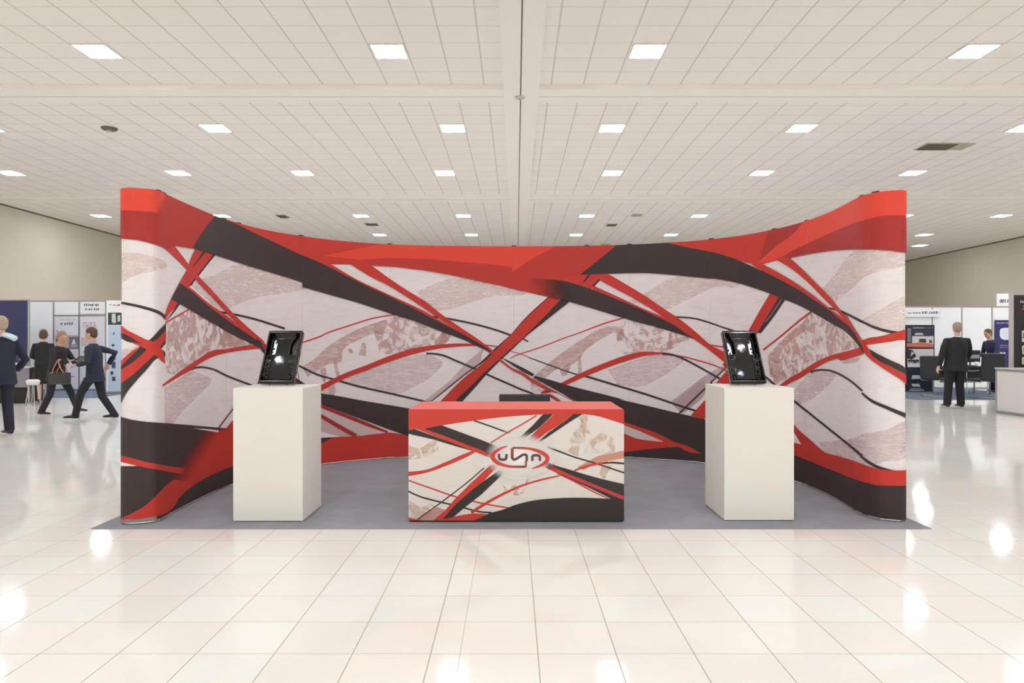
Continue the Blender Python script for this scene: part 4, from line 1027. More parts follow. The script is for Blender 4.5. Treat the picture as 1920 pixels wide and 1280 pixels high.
def flat_poster(name, x0, x1, y0, y1, Y, label, cat, base, shapes, th=0.012):
    """board facing the viewer hung on a wall; shapes are (colour, [(px,py)...])"""
    r = thing(name, label, cat, (px((x0+x1)/2, Y), Y, 0))
    cx = px((x0+x1)/2, Y)
    bm = bmesh.new(); box(bm, px(x0, Y)-cx, px(x1, Y)-cx, -th, 0, pz(y1, Y), pz(y0, Y)); obj('board', bm, base, r)
    cols = {}
    for k, (c, L) in enumerate(shapes): cols.setdefault(c, []).append((k, L))
    mats = []; bm = bmesh.new()
    for ci, (c, LL) in enumerate(cols.items()):
        mats.append(mat('print_%d_%d_%d' % c, c, 0.5))
        for k, L in LL:
            if len(L) == 4 and all(isinstance(v, (int, float)) for v in L): L = [(L[0], L[1]), (L[2], L[1]), (L[2], L[3]), (L[0], L[3])]
            for t3 in tris(L):
                vs = [bm.verts.new((px(p[0], Y)-cx, -th-0.0008-0.0003*k, pz(p[1], Y))) for p in t3]
                f = bm.faces.new(vs); f.material_index = ci
                f.normal_update()
                if f.normal.y > 0: f.normal_flip()
    if shapes: obj('lettering', bm, mats, r)
    else: bm.free()
    return r
def scribble(x0, x1, y, h, c, seed=1, gap=0.22):
    """line of tiny unreadable lettering: uneven strokes"""
    rnd = random.Random(seed); L = []; x = x0
    while x < x1:
        w_ = h*rnd.uniform(0.45, 0.8)
        if rnd.random() < 0.12: x += h*0.5; continue
        k = rnd.random()
        L.append((c, [(x+h*.12, y), (x+w_, y), (x+w_-h*.12, y+h), (x, y+h)] if k < 0.45 else [(x, y+h*0.25), (x+w_, y+h*0.2), (x+w_, y+h), (x, y+h)] if k < 0.8 else [(x, y), (x+w_*0.4, y), (x+w_*0.4, y+h), (x, y+h)]))
        x += w_+h*gap
    return L

# left booth row, built where it stands
YL = 19.5
LP = [px(x, YL) for x in (55, 101, 149, 198)]
partition('booth_wall', LP[0], LP[-1], YL, pz(563, YL), LP, 'white shell-scheme booth wall with grey posts, behind the walking people')
bm = bmesh.new(); box(bm, LP[1]+0.02, LP[2]-0.02, YL-0.022, YL-0.010, pz(592.5, YL), pz(590, YL)); box(bm, LP[2]+0.02, LP[3]-0.02, YL-0.022, YL-0.010, pz(592.5, YL), pz(590, YL))
obj('cross_rail', bm, M_post, bpy.data.objects['booth_wall'])
flat_poster('fascia_sign', 152, 197, 566, 588, YL-0.03, 'white fascia sign with two lines of dark lettering over the booth posters', 'sign', M_panel,
    scribble(158, 187, 569, 4.5, (70, 66, 66), 3)+scribble(158, 186, 577.5, 4, (105, 100, 100), 4))
flat_poster('poster', 104, 147, 594, 729, YL-0.03, 'white poster with a pink photo strip and round grey emblem, left of the pair', 'poster', mat('poster_white', (226, 226, 230), 0.5),
    scribble(112, 144, 598, 2, (196, 160, 166), 5)+scribble(114, 138, 604, 5, (130, 120, 130), 6)+[((200, 168, 158), (105, 628, 147, 650)), ((120, 116, 124), (130, 631, 148, 654)), ((232, 232, 232), [(139, 634), (143, 645), (135, 645)]), ((176, 168, 176), (133, 646, 146, 651)),
     ((70, 66, 72), [(107, 617), (110, 621), (108, 622)]), ((196, 150, 150), (126, 705, 141, 707)), ((214, 206, 216), (112, 658, 146, 668))])
flat_poster('poster', 152, 197, 594, 729, YL-0.03, 'white poster with a block of pink text, right of the pair', 'poster', mat('poster_white', (226, 226, 230), 0.5),
    scribble(156, 180, 603.5, 3.5, (206, 130, 146), 7)+scribble(156, 179, 608.5, 3.5, (206, 130, 146), 8)+scribble(156, 177, 613, 2, (206, 150, 160), 9)+[((206, 190, 178), (154, 632, 172, 649)), ((150, 140, 142), (154, 632, 155, 649))]
    + scribble(157, 168, 656, 5, (120, 110, 116), 10)+[((70, 68, 74), (157, 708, 164, 722)), ((160, 160, 164), (158, 711, 162, 718)), ((120, 118, 122), (153, 716, 157, 724))])
# blue banner by the display edge
YBn = 18.4
r = thing('banner_stand', 'pale blue pull-up banner with a dark photo at its top, beside the left display end', 'banner', (px(222, YBn), YBn, 0.0125))
bx = lambda x: px(x, YBn)-px(222, YBn)
bm = bmesh.new(); box(bm, bx(200), bx(246), -0.012, 0.0, 0.05, pz(563, YBn)-0.0125); obj('banner_sheet', bm, M_panel, r)
LBs = [((190, 206, 222), (203, 610, 246, 736)), ((52, 58, 66), (203, 586, 246, 609)), ((206, 212, 206), [(210, 588), (217, 588), (218, 605), (213, 606), (210, 603)]), ((200, 206, 210), [(221, 592), (226, 590), (226, 602), (221, 603)])]
LBs += scribble(213, 226, 570, 3.4, (150, 40, 50), 12)+scribble(205, 211, 569.5, 2.5, (190, 190, 190), 13)
LBs += [((74, 84, 116), [(212, 624), (216, 622), (215, 627), (213, 628)]), ((64, 78, 108), [(209, 647), (213, 644), (216, 647), (213, 650), (210, 649)]), ((60, 66, 96), (211, 668, 217, 674)), ((60, 66, 96), (210, 678, 217, 690)), ((44, 56, 92), (208, 696, 213, 702)), ((50, 62, 98), (211, 706, 217, 714))]
bm = bmesh.new(); cols = []
for k, (c, L) in enumerate(LBs):
    if c not in cols: cols.append(c)
    if not isinstance(L[0], tuple): L = [(L[0], L[1]), (L[2], L[1]), (L[2], L[3]), (L[0], L[3])]
    for t3 in tris(L):
        f = bm.faces.new([bm.verts.new((bx(p[0]), -0.0128-0.0003*k, pz(p[1], YBn)-0.0125)) for p in t3]); f.material_index = cols.index(c); f.normal_update()
        if f.normal.y > 0: f.normal_flip()
obj('lettering', bm, [mat('print_%d_%d_%d' % c, c, 0.5) for c in cols], r)
obj('base', bbox(bx(198), bx(248), -0.12, 0.12, 0.0, 0.055, 0.01, 2), M_post, r)
bm = bmesh.new(); tube(bm, [(0.1, 0.03, 0.05), (0.1, 0.03, 2.4)], 0.012, 8); obj('pole', bm, M_post, r, True)
# navy wall on the left
YN = 17.9
NP = [px(-110, YN), px(-30, YN), px(54, YN)]
partition('booth_wall', NP[0], NP[-1], YN, pz(560.5, YN), NP, 'dark navy booth wall at the left picture edge', M_navy)
bm = bmesh.new(); box(bm, -16.5, px(235, 18.3), 17.0, 20.2, 0.0005, 0.012)
tag(obj('booth_carpet', bm, carpet_mat('blue_booth_carpet_pile', (92, 100, 122), (120, 130, 150))), 'blue carpet strip under the left booths', 'carpet')
# desk with grey modesty panel
YD = 15.35
dx0, dx1 = px(-45, YD), px(57, YD); zt = pz(687, YD)
r = thing('booth_desk', 'grey-fronted desk behind the man at the left picture edge', 'desk', ((dx0+dx1)/2, YD, 0))
hw = (dx1-dx0)/2; M_grey = mat('grey_laminate', (128, 126, 132), 0.5)
obj('desk_top', bbox(-hw, hw, -0.02, 0.72, zt-0.03, zt, 0.004, 2), mat('pale_desk_top', (206, 204, 200), 0.4), r)
obj('modesty_panel', bbox(-hw+0.03, hw-0.03, 0.0, 0.02, pz(726, YD), zt-0.03, 0.002, 1), M_grey, r)
for sx in (-1, 1):
    for y in (0.03, 0.68): obj('leg', bbox(sx*(hw-0.05)-0.02, sx*(hw-0.05)+0.02, y-0.02, y+0.02, 0.0, zt-0.03, 0.004, 1), M_chrome, r)
obj('desk_void_shade', bbox(-0.55, 0.45, 0.1, 0.65, 0.02, zt-0.04, 0.004, 1), M_black, r)  # black box stands in for the dark shade under the desk
r = thing('laptop', 'closed black laptop on the grey-fronted desk', 'laptop', (px(34, YD+.25), YD+0.25, zt+0.001))
obj('base', bbox(-0.17, 0.17, -0.11, 0.12, 0, 0.016, 0.004, 2), M_black, r); obj('lid', bbox(-0.17, 0.17, -0.11, 0.12, 0.017, 0.025, 0.003, 2), mat('laptop_lid', (48, 48, 52), 0.4), r)
r = thing('brochure_pile', 'untidy pile of brochures lying on the closed laptop', 'brochures', (px(33, YD+.3), YD+0.28, zt+0.0265))
for k in range(4):
    obj('brochure', bbox(-0.11, 0.11, -0.15, 0.15, 0.0125*k, 0.0125*k+0.0115, 0.001, 1, Matrix.Rotation(0.25*k-0.3, 4, 'Z')), mat('print_%d' % k, [(222, 205, 196), (235, 232, 226), (206, 168, 150), (230, 224, 214)][k], 0.4), r)
r = thing('cardboard_box', 'small tan cardboard box at the right end of the desk', 'box', (px(52, YD+.2), YD+0.12, zt+0.001))
obj('carton', bbox(-0.065, 0.065, -0.08, 0.08, 0, 0.17, 0.003, 1), mat('tan_card', (196, 182, 158), 0.8), r)
obj('flap', bbox(-0.065, 0.065, -0.1, -0.02, 0.171, 0.175, 0.001, 1), mat('tan_card_light', (206, 194, 172), 0.8), r)
r = thing('stool', 'white-seated stool between the desk and the woman in black', 'stool', (px(62, 15.0), 15.0, 0))
bm = bmesh.new(); tube(bm, smooth_pts([(0, 0, 0.44), (0, 0, 0.47), (0, 0, 0.53), (0, 0, 0.56)], 2), [0.10, 0.11, 0.12, 0.13, 0.13, 0.12, 0.09], 20); obj('seat', bm, mat('white_vinyl', (226, 222, 218), 0.4), r, True)
for k in range(4):
    a = math.pi/4+k*math.pi/2; bm = bmesh.new(); tube(bm, [(0.07*math.cos(a), 0.07*math.sin(a), 0.45), (0.14*math.cos(a), 0.14*math.sin(a), 0.0)], 0.01, 8); obj('leg', bm, M_chrome, r, True)

# ------------------------------------------------------------------ booths on the right
YR = 20.5
RP = [px(x, YR) for x in (1640, 1692, 1747.5, 1803, 1859.5, 1915, 1970)]
zt = pz(574, YR)
partition('booth_wall', RP[0], RP[-1], YR, zt, RP, 'white shell-scheme booth wall with grey posts, behind the man in the black suit')
flat_poster('fascia_sign', 1640, 1763, 580, 594, YR-0.05, 'long white fascia board with grey lettering at the top of the right booth', 'sign', M_panel, scribble(1701, 1728, 585, 3, (120, 118, 120), 21)+scribble(1728, 1756, 583.5, 4.6, (110, 110, 120), 22)+scribble(1757, 1762, 584, 3, (150, 150, 150), 23))
YP = 18.9
shp = [((36, 38, 52), (1699, 611, 1750, 733)), ((120, 124, 132), (1700, 615, 1707, 641)), ((214, 210, 206), (1709, 630, 1749, 645)), ((44, 46, 62), (1709, 617, 1749, 630)), ((198, 196, 196), [(1715, 624), (1728, 624), (1731, 628), (1714, 628)]), ((64, 60, 62), (1722, 635, 1735, 642)), ((90, 80, 80), [(1741, 637), (1746, 637), (1747, 643), (1741, 643)]),
       ((206, 110, 92), [(1699, 643), (1712, 643), (1725, 641), (1749, 645), (1749, 651), (1699, 650)]), ((214, 210, 208), (1700, 654, 1749, 688)), ((50, 48, 54), [(1700, 654), (1710, 656), (1717, 668), (1708, 674), (1700, 672)]), ((54, 50, 54), (1701, 674, 1722, 678)), ((200, 196, 192), [(1708, 658), (1713, 662), (1706, 668)]), ((224, 222, 218), (1702, 681, 1739, 687))]
shp += scribble(1709, 1730, 613.5, 2, (200, 200, 204), 31)+scribble(1732, 1747, 613.8, 1.6, (150, 150, 156), 32)+scribble(1703, 1737, 676, 5, (60, 56, 60), 33)
shp += [((196, 198, 200), [(1709, 703), (1722, 703), (1726, 710), (1707, 710)]), ((196, 198, 200), [(1707, 719), (1722, 719), (1724, 725), (1709, 724)]), ((180, 182, 186), (1706, 727.5, 1727, 728.7)), ((190, 192, 196), (1703, 730, 1731, 732))]
flat_poster('poster_stand', 1693, 1751, 609, 733.5, YP, 'dark poster board with a truck picture over an orange strip, beside the right display end', 'poster', mat('poster_dark', (30, 31, 40), 0.5), shp, 0.03)
YB2 = 19.6
shp = [((46, 44, 96), (1866, 602, 1899, 694)), ((226, 230, 236), [(1874, 620), (1876, 616), (1882, 614.5), (1899, 614.5), (1899, 637), (1882, 637), (1876, 634), (1874, 629)])]+scribble(1868, 1890, 604, 2.6, (170, 172, 200), 41)+scribble(1874, 1896, 646, 2.6, (150, 150, 186), 42)+scribble(1874, 1898, 650, 2, (140, 140, 180), 43)+[((210, 214, 226), (1874, 660, 1884, 672)), ((120, 126, 170), (1879, 660, 1881, 667))]
flat_poster('poster', 1865, 1902, 600, 718, YR-0.04, 'navy poster with a white blob shape, beside the grey banner post', 'poster', M_navy, shp)
bm = bmesh.new(); box(bm, px(1690, 16.9), px(1975, 16.9), 16.4, 20.46, 0.0005, 0.012)
tag(obj('booth_carpet', bm, carpet_mat('slate_booth_carpet', (84, 94, 108), (120, 130, 142))), 'slate blue carpet of the right booth', 'carpet')
# small white hanging sign with a stand number
YS = 20.5
r = thing('stand_number_sign', 'white stand number sign rising above the right booth wall', 'sign', (px(1881, YS), YS, 0))
sx = lambda x: px(x, YS)-px(1881, YS)
bm = bmesh.new(); box(bm, sx(1868.5), sx(1898), -0.012, 0.0, zt+0.001, pz(550.5, YS)); obj('board', bm, M_panel, r)
cu = bpy.data.curves.new('number', 'FONT'); cu.body = '00118'; cu.size = 0.135; cu.extrude = 0.002; cu.shear = 0.25; cu.offset = 0.004
tmp = bpy.data.objects.new('tmp', cu); C.objects.link(tmp)
me = bpy.data.meshes.new_from_object(tmp.evaluated_get(bpy.context.evaluated_depsgraph_get())); bpy.data.objects.remove(tmp)
o = obj('number', me, mat('sign_letter_black', (60, 56, 54), 0.6), r); o.rotation_euler = (math.pi/2, 0, 0); o.location = (sx(1873), -0.015, pz(567, YS))
# near counter and black banner on the far right
X0, X1, Y0, Y1, zc = 9.40, 11.5, 12.35, 13.4, 0.868
M_ivory = mat('ivory_panel', (214, 208, 203), 0.5, var=0.01)
r = thing('reception_counter', 'pale counter with aluminium edging at the right picture edge', 'counter', (X0, Y0, 0))
W_, D_ = X1-X0, Y1-Y0
bm = bmesh.new(); box(bm, 0.03, W_-0.03, 0.012, D_-0.012, 0.05, zc-0.05); box(bm, 0.012, 0.03, 0.03, D_-0.03, 0.05, zc-0.05); obj('panel', bm, M_ivory, r)
for x, y in ((0, 0), (0, D_-0.04), (W_-0.04, 0), (W_-0.04, D_-0.04)): obj('post', bbox(x, x+0.04, y, y+0.04, 0.0, zc-0.012, 0.004, 1), M_post, r)
bm = bmesh.new()
for z in (0.01, zc-0.055):
    box(bm, 0.04, W_-0.04, 0.004, 0.03, z, z+0.04); box(bm, 0.004, 0.03, 0.04, D_-0.04, z, z+0.04)
obj('edging', bm, M_post, r)
obj('worktop', bbox(-0.01, W_+0.01, -0.01, D_+0.01, zc-0.012, zc+0.012, 0.004, 2), mat('worktop_grey', (196, 192, 188), 0.4), r)
YK = 13.75
r = thing('banner_wall', 'black banner in a grey frame standing behind the pale counter', 'banner', (px(1893, YK), YK, 0))
kx = lambda x: px(x, YK)-px(1893, YK)
obj('post', bbox(kx(1893), kx(1899), -0.03, 0.03, 0, pz(547, YK), 0.004, 1), mat('grey_banner_post', (186, 180, 178), 0.5), r)
obj('post', bbox(kx(2085), kx(2091), -0.03, 0.03, 0, pz(547, YK), 0.004, 1), mat('grey_banner_post', (186, 180, 178), 0.5), r)
bm = bmesh.new(); box(bm, kx(1899), kx(2085), -0.01, 0.01, 0.05, pz(553, YK)); obj('banner_sheet', bm, mat('banner_black', (40, 36, 37), 0.6), r)
LK = scribble(1912, 2070, 563, 4.5, (190, 188, 188), 51, 0.2)+scribble(1916, 2060, 572, 4, (200, 200, 204), 52)+[((190, 60, 84), (1914, 577.5, 2064, 581))]
for k in range(5):
    x = 1914+k*32
    LK += [((196, 192, 190), [(x, 620), (x+6, 619), (x+6, 622), (x+3, 624), (x+3, 632), (x, 632)]), ((200, 196, 194), (x, 633, x+20, 641)), ((210, 204, 188), [(x, 649), (x+6, 645), (x+22, 645), (x+22, 664), (x+1, 664)]), ((150, 140, 110), (x+3, 652, x+18, 661)), ((204, 198, 182), [(x, 670), (x+5, 668), (x+22, 668), (x+22, 683), (x, 683)]), ((110, 108, 100), (x+4, 672, x+18, 680))]
bm = bmesh.new(); cols = []
for k, (c, L) in enumerate(LK):
    if c not in cols: cols.append(c)
    if not isinstance(L[0], tuple): L = [(L[0], L[1]), (L[2], L[1]), (L[2], L[3]), (L[0], L[3])]
    for t3 in tris(L):
        f = bm.faces.new([bm.verts.new((kx(p[0]), -0.011-0.0002*k, pz(p[1], YK))) for p in t3]); f.material_index = cols.index(c); f.normal_update()
        if f.normal.y > 0: f.normal_flip()
obj('lettering', bm, [mat('print_%d_%d_%d' % c, c, 0.5) for c in cols], r)
r = thing('potted_plant', 'small green plant in a pot between the right chair and the pale counter', 'plant', (px(1889, 14.3), 14.3, 0))
bm = bmesh.new(); tube(bm, [(0, 0, 0), (0, 0, 0.3), (0, 0, 0.68), (0, 0, 0.70)], [0.06, 0.065, 0.075, 0.075], 20); obj('pot', bm, M_black, r, True)
bm = bmesh.new()
for k in range(90):
    a = random.uniform(0, 6.28); e = random.uniform(0.2, 1.4); L_ = random.uniform(0.07, 0.16); q = Vector((math.cos(a)*math.cos(e), math.sin(a)*math.cos(e), math.sin(e)))
    c = Vector((math.cos(a)*0.04, math.sin(a)*0.04, 0.71)); s = Vector((-q.y, q.x, 0)).normalized()*0.018
    vs = [bm.verts.new(v) for v in (c, c+q*L_*0.5+s, c+q*L_+Vector((0, 0, -0.02)), c+q*L_*0.5-s)]; bm.faces.new(vs)
obj('foliage', bm, mat('plant_green', (96, 108, 52), 0.6, var=0.3, scale=20), r)
cantilever_chair((px(1860, 16.6), 16.85, 0.0125), math.pi, 0.56, pz(663, 17.0), 'black conference chair with its back to the viewer, beside the pale counter')
# local frame above has its back at +y, so half a turn would face us; keep its back to the viewer
bpy.data.objects['conference_chair'].rotation_euler = (0, 0, math.pi)
cantilever_chair((px(1756, 17.4), 17.4, 0.0125), math.radians(118), 0.5, 1.02, 'black conference chair turned side-on, beside the dark poster board')
# low black table with printed cloth between the chairs
YT = 18.1
r = thing('meeting_table', 'black meeting table on chrome legs behind the man in the black suit', 'table', (px(1806, YT), YT+0.1, 0.0125))
obj('table_top', bbox(-0.62, 0.62, -0.35, 0.35, 0.70, 0.735, 0.006, 2), M_black, r)
for sx_ in (-1, 1):
    for y in (-0.3, 0.3):
        bm = bmesh.new(); tube(bm, [(sx_*0.56, y, 0.0), (sx_*0.56, y, 0.70)], 0.018, 10); obj('leg', bm, M_chrome, r, True)
bm = bmesh.new(); box(bm, -0.55, 0.55, 0.0, 0.01, 0.30, 0.69); obj('modesty_panel', bm, mat('table_panel_dark', (44, 44, 50), 0.5), r)
r = thing('monitor', 'flat black monitor on the meeting table, half hidden by the man in the black suit', 'monitor', (px(1830, YT), YT+0.2, 0.0125+0.736))
obj('screen', bbox(-0.25, 0.25, 0, 0.035, 0.1, 0.42, 0.006, 2), M_black, r)
bm = bmesh.new(); box(bm, -0.235, 0.235, -0.002, -0.0005, 0.2, 0.30); obj('display_area', bm, mat('screen_picture', (150, 158, 164), 0.2), r)
bm = bmesh.new(); tube(bm, [(0, 0.04, 0.02), (0, 0.04, 0.2)], 0.02, 8); box(bm, -0.1, 0.1, -0.06, 0.1, 0.0, 0.018); obj('stand', bm, M_black, r)
r = thing('paper_cup', 'white paper cup at the near edge of the meeting table', 'cup', (px(1836, YT-0.2), YT-0.1, 0.0125+0.736))
bm = bmesh.new(); tube(bm, [(0, 0, 0), (0, 0, 0.11)], [0.03, 0.042], 16); obj('cup', bm, M_panel, r, True)
bm = bmesh.new(); tube(bm, [(0, 0, 0.11), (0, 0, 0.122)], [0.045, 0.04], 16); obj('lid', bm, M_frame, r, True)

# ------------------------------------------------------------------ people
M_skin = mat('skin', (206, 160, 136), 0.55, var=0.05)
def bake(name, bm, m, parent, vox, smooth=3):
    """fuse overlapping lofts into one continuous surface"""
    me = bpy.data.meshes.new('tmp'); bm.to_mesh(me); bm.free()
    o = bpy.data.objects.new('tmp', me); C.objects.link(o)
    r_ = o.modifiers.new('r', 'REMESH'); r_.mode = 'VOXEL'; r_.voxel_size = vox
    s_ = o.modifiers.new('s', 'SMOOTH'); s_.factor = 0.5; s_.iterations = smooth
    dg = bpy.context.evaluated_depsgraph_get(); dg.update()
    me2 = bpy.data.meshes.new_from_object(o.evaluated_get(dg)); bpy.data.objects.remove(o)
    me2.name = name; me2.materials.clear()
    return obj(name, me2, m, parent, True)
def hand(bm, wr, d, palm_n, side, s=1.0, curl=0.5):
    """palm, four bent fingers of unequal length and a thumb off the side; wr wrist, d pointing direction"""
    d = d.normalized(); pn = (palm_n-d*palm_n.dot(d)).normalized(); l = d.cross(pn)*side
    k = wr+d*0.085*s
    tube(bm, [wr-d*0.02, wr+d*0.03*s, k], [(0.03*s, 0.02*s), (0.040*s, 0.017*s), (0.041*s, 0.014*s)], 12, ref=l)
    for i, (ln, o_) in enumerate(((0.072, 0.030), (0.082, 0.011), (0.077, -0.009), (0.06, -0.028))):
        a = k+l*o_*s-d*0.008; c1 = curl*(0.8+0.1*i)
        d1 = (d*math.cos(c1*0.6)+pn*math.sin(c1*0.6)); d2 = (d*math.cos(c1*1.5)+pn*math.sin(c1*1.5)); d3 = (d*math.cos(c1*2.2)+pn*math.sin(c1*2.2))
        p1 = a+d1*ln*0.45*s; p2 = p1+d2*ln*0.32*s; p3 = p2+d3*ln*0.25*s
        tube(bm, [a-d*0.015, a, p1, p2, p3], [0.009*s, 0.0095*s, 0.009*s, 0.008*s, 0.006*s], 8)
    t0 = wr+d*0.03*s+l*0.032*s; td = (d*0.6+l*0.6+pn*0.4).normalized(); t1 = t0+td*0.035*s; t2 = t1+(td*0.6+d*0.6).normalized()*0.03*s
    tube(bm, [t0-td*0.02, t0, t1, t2], [0.012*s, 0.0125*s, 0.0105*s, 0.008*s], 8)
def person(label, base, Hh, face, feet, wrists, lean=0.0, side_lean=0.0, head_yaw=0.0, head_pitch=0.0, jacket=(30, 31, 40), trousers=(30, 30, 36), shoe=(26, 24, 24), hair=(90, 70, 52), skin=M_skin,
           bulk=1.0, dress=False, longhair=False, hairtop=True, collar=(215, 218, 225), hipdrop=0.0, twist=0.0, curl=0.5, bald=False):
    """feet: two (forward, side, lift, toe_pitch); wrists: two (forward, side, z) in the person's own frame; index 0 is the left side"""
    S = Hh/1.75
    f = Vector((math.cos(face), math.sin(face), 0)); rt = Vector((f.y, -f.x, 0)); up = Vector((0, 0, 1))
    tf = face+twist; sf = Vector((math.cos(tf), math.sin(tf), 0)); srt = Vector((sf.y, -sf.x, 0))
    root = thing('person', label, 'person', (base[0], base[1], base[2] if len(base) > 2 else 0.0))
    W = lambda a, b, z, F_=f, R_=rt: F_*a+R_*b+up*z
    pel = W(0, 0, 0.93*S-hipdrop)
    def sp(z, fw=0.0):      # point on the leaning spine, z metres above pelvis
        return pel+f*(math.sin(lean)*z+fw)+rt*(math.sin(side_lean)*z)+up*(math.cos(lean)*z)
    chest, neck0, neck1 = sp(0.34*S), sp(0.52*S), sp(0.61*S)
    hf = Vector((math.cos(face+head_yaw), math.sin(face+head_yaw), 0)); hr = Vector((hf.y, -hf.x, 0))
    hp = lean*0.55+head_pitch
    hup = (up*math.cos(hp)+hf*math.sin(hp)).normalized(); hfw = (hf*math.cos(hp)-up*math.sin(hp)).normalized()
    hc = sp(0.60*S)+hup*0.115*S+hfw*0.018*S
    sh = [sp(0.445*S)+srt*s*0.172*S*bulk for s in (-1, 1)]
    hip = [pel+rt*s*0.088*S-up*0.01 for s in (-1, 1)]
    ank, knee, toe, heel = [], [], [], []
    for s, (a, b, lift, pit) in zip((-1, 1), feet):
        h_ = W(a, b, 0.035*S+lift); td = f*math.cos(pit)-up*math.sin(pit)
        an = h_+up*0.05*S if pit <= 0.01 else h_+up*(0.05*S+0.10*math.sin(pit))-f*0.02
        hi = hip[(s+1)//2]; L1, L2 = 0.43*S, 0.41*S
        dv = an-hi; dl = min(dv.length, (L1+L2)*0.999); m = (L1*L1-L2*L2+dl*dl)/(2*dl); hh = math.sqrt(max(0.0, L1*L1-m*m))
        u_ = dv.normalized(); bd = (f-u_*f.dot(u_)).normalized()
        if dv.length > dl: an = hi+u_*dl
        knee.append(hi+u_*m+bd*hh); ank.append(an); toe.append(an+td*0.17*S-up*0.055*S); heel.append(an-td*0.05*S-up*0.055*S)
    wr, elb = [], []
    for i, (s, (a, b, z)) in enumerate(zip((-1, 1), wrists)):
        w_ = W(a, b, z); L1, L2 = 0.285*S, 0.26*S; dv = w_-sh[i]
        if dv.length > (L1+L2)*0.995: w_ = sh[i]+dv.normalized()*(L1+L2)*0.995; dv = w_-sh[i]
        dl = dv.length; m = (L1*L1-L2*L2+dl*dl)/(2*dl); hh = math.sqrt(max(0.0, L1*L1-m*m)); u_ = dv.normalized()
        bd = (-f*0.8+rt*s*0.5-up*0.3); bd = (bd-u_*bd.dot(u_)).normalized()
        wr.append(w_); elb.append(sh[i]+u_*m+bd*hh)
    # ---- body: one skin, slimmer than the clothes
    bm = bmesh.new()
    tube(bm, [sp(-0.06*S), sp(0.06*S), sp(0.2*S), sp(0.36*S), sp(0.46*S), sp(0.51*S)], [(0.13*S, 0.09*S), (0.14*S, 0.09*S), (0.12*S, 0.08*S), (0.145*S, 0.09*S), (0.14*S, 0.07*S), (0.06*S, 0.05*S)], 20, ref=rt)
    tube(bm, [neck0-up*0.03, neck0, neck1, hc-hup*0.04*S], [0.062*S, 0.056*S, 0.052*S, 0.052*S], 14)
    for i in (0, 1):
        tube(bm, [hip[i]+up*0.03, hip[i]-up*0.05, hip[i].lerp(knee[i], .5), knee[i], knee[i].lerp(ank[i], .3), ank[i]], [0.075*S, 0.075*S, 0.062*S, 0.047*S, 0.049*S, 0.034*S], 14)
        tube(bm, [heel[i]+up*0.028, ank[i]-up*0.02+f*0.02, toe[i]+up*0.022-f*0.03], [0.028*S, 0.034*S, 0.026*S], 10)
        tube(bm, [sp(0.45*S), sh[i], sh[i].lerp(elb[i], .5), elb[i], elb[i].lerp(wr[i], .4), wr[i]], [0.05*S, 0.045*S, 0.038*S, 0.031*S, 0.032*S, 0.023*S], 12)
        d = (wr[i]-elb[i]).normalized(); s = (-1, 1)[i]
        pn = (-rt*s*1.0+f*0.15) if abs(d.z) > 0.6 else -up
        hand(bm, wr[i], d, pn, -s if abs(d.z) > 0.6 else s, S, curl)
    R3 = Matrix((hr, hfw, hup)).transposed()
    hs = S*1.0
    def hpnt(x, y, z): return hc+hr*x*hs+hfw*y*hs+hup*z*hs
    ball(bm, hpnt(0, -0.008, 0.022), (0.074*hs, 0.094*hs, 0.094*hs), 24, 16, R3)      # skull
    ball(bm, hpnt(0, 0.022, -0.038), (0.058*hs, 0.066*hs, 0.074*hs), 20, 14, R3)      # face
    ball(bm, hpnt(0, 0.055, -0.088), (0.026*hs, 0.022*hs, 0.022*hs), 12, 8, R3)       # chin
    ball(bm, hpnt(0, 0.076, 0.020), (0.045*hs, 0.014*hs, 0.012*hs), 12, 8, R3)        # brow
    tube(bm, [hpnt(0, 0.078, 0.012), hpnt(0, 0.098, -0.020), hpnt(0, 0.102, -0.030), hpnt(0, 0.082, -0.036)], [0.009*hs, 0.012*hs, 0.014*hs, 0.012*hs], 8)
    for s in (-1, 1):
        ball(bm, hpnt(s*0.034, 0.066, -0.022), (0.02*hs, 0.016*hs, 0.018*hs), 10, 8, R3)
        ball(bm, hpnt(s*0.076, -0.004, -0.012), (0.010*hs, 0.020*hs, 0.031*hs), 12, 8, R3)
    bake('body', bm, skin, root, 0.0085 if S > 0 else 0.01, 2)
    for s in (-1, 1):
        bm = bmesh.new(); ball(bm, hpnt(s*0.031, 0.0795, 0.001), (0.0125*hs, 0.008*hs, 0.0075*hs), 12, 8, R3); obj('eye', bm, mat('eye_dark', (58, 44, 38), 0.2), root, True)
    bm = bmesh.new(); tube(bm, [hpnt(-0.022, 0.086, -0.060), hpnt(0, 0.0915, -0.058), hpnt(0.022, 0.086, -0.060)], [0.003*hs, 0.006*hs, 0.003*hs], 8); obj('mouth', bm, mat('lip', (160, 96, 88), 0.5), root, True)
    # ---- hair
    if hair:
        bm = bmesh.new()
        ball(bm, hpnt(0, -0.018, 0.036), (0.083*hs, 0.100*hs, 0.092*hs), 24, 16, R3)
        ball(bm, hpnt(0, -0.040, -0.010), (0.076*hs, 0.070*hs, 0.085*hs), 20, 14, R3)
        if longhair:
            ball(bm, hpnt(0, -0.045, -0.055), (0.088*hs, 0.062*hs, 0.085*hs), 20, 14, R3)
            for s in (-1, 1): ball(bm, hpnt(s*0.07, -0.005, -0.03), (0.026*hs, 0.045*hs, 0.08*hs), 14, 10, R3)
        # cut the face free
        cutn = (hfw*0.80-hup*0.60).normalized(); cp = hpnt(0, 0.052, 0.045)
        bmesh.ops.bisect_plane(bm, geom=list(bm.verts)+list(bm.edges)+list(bm.faces), plane_co=cp, plane_no=cutn, clear_outer=True)
        be = [e for e in bm.edges if len(e.link_faces) == 1]
        if be: bmesh.ops.holes_fill(bm, edges=be, sides=0)
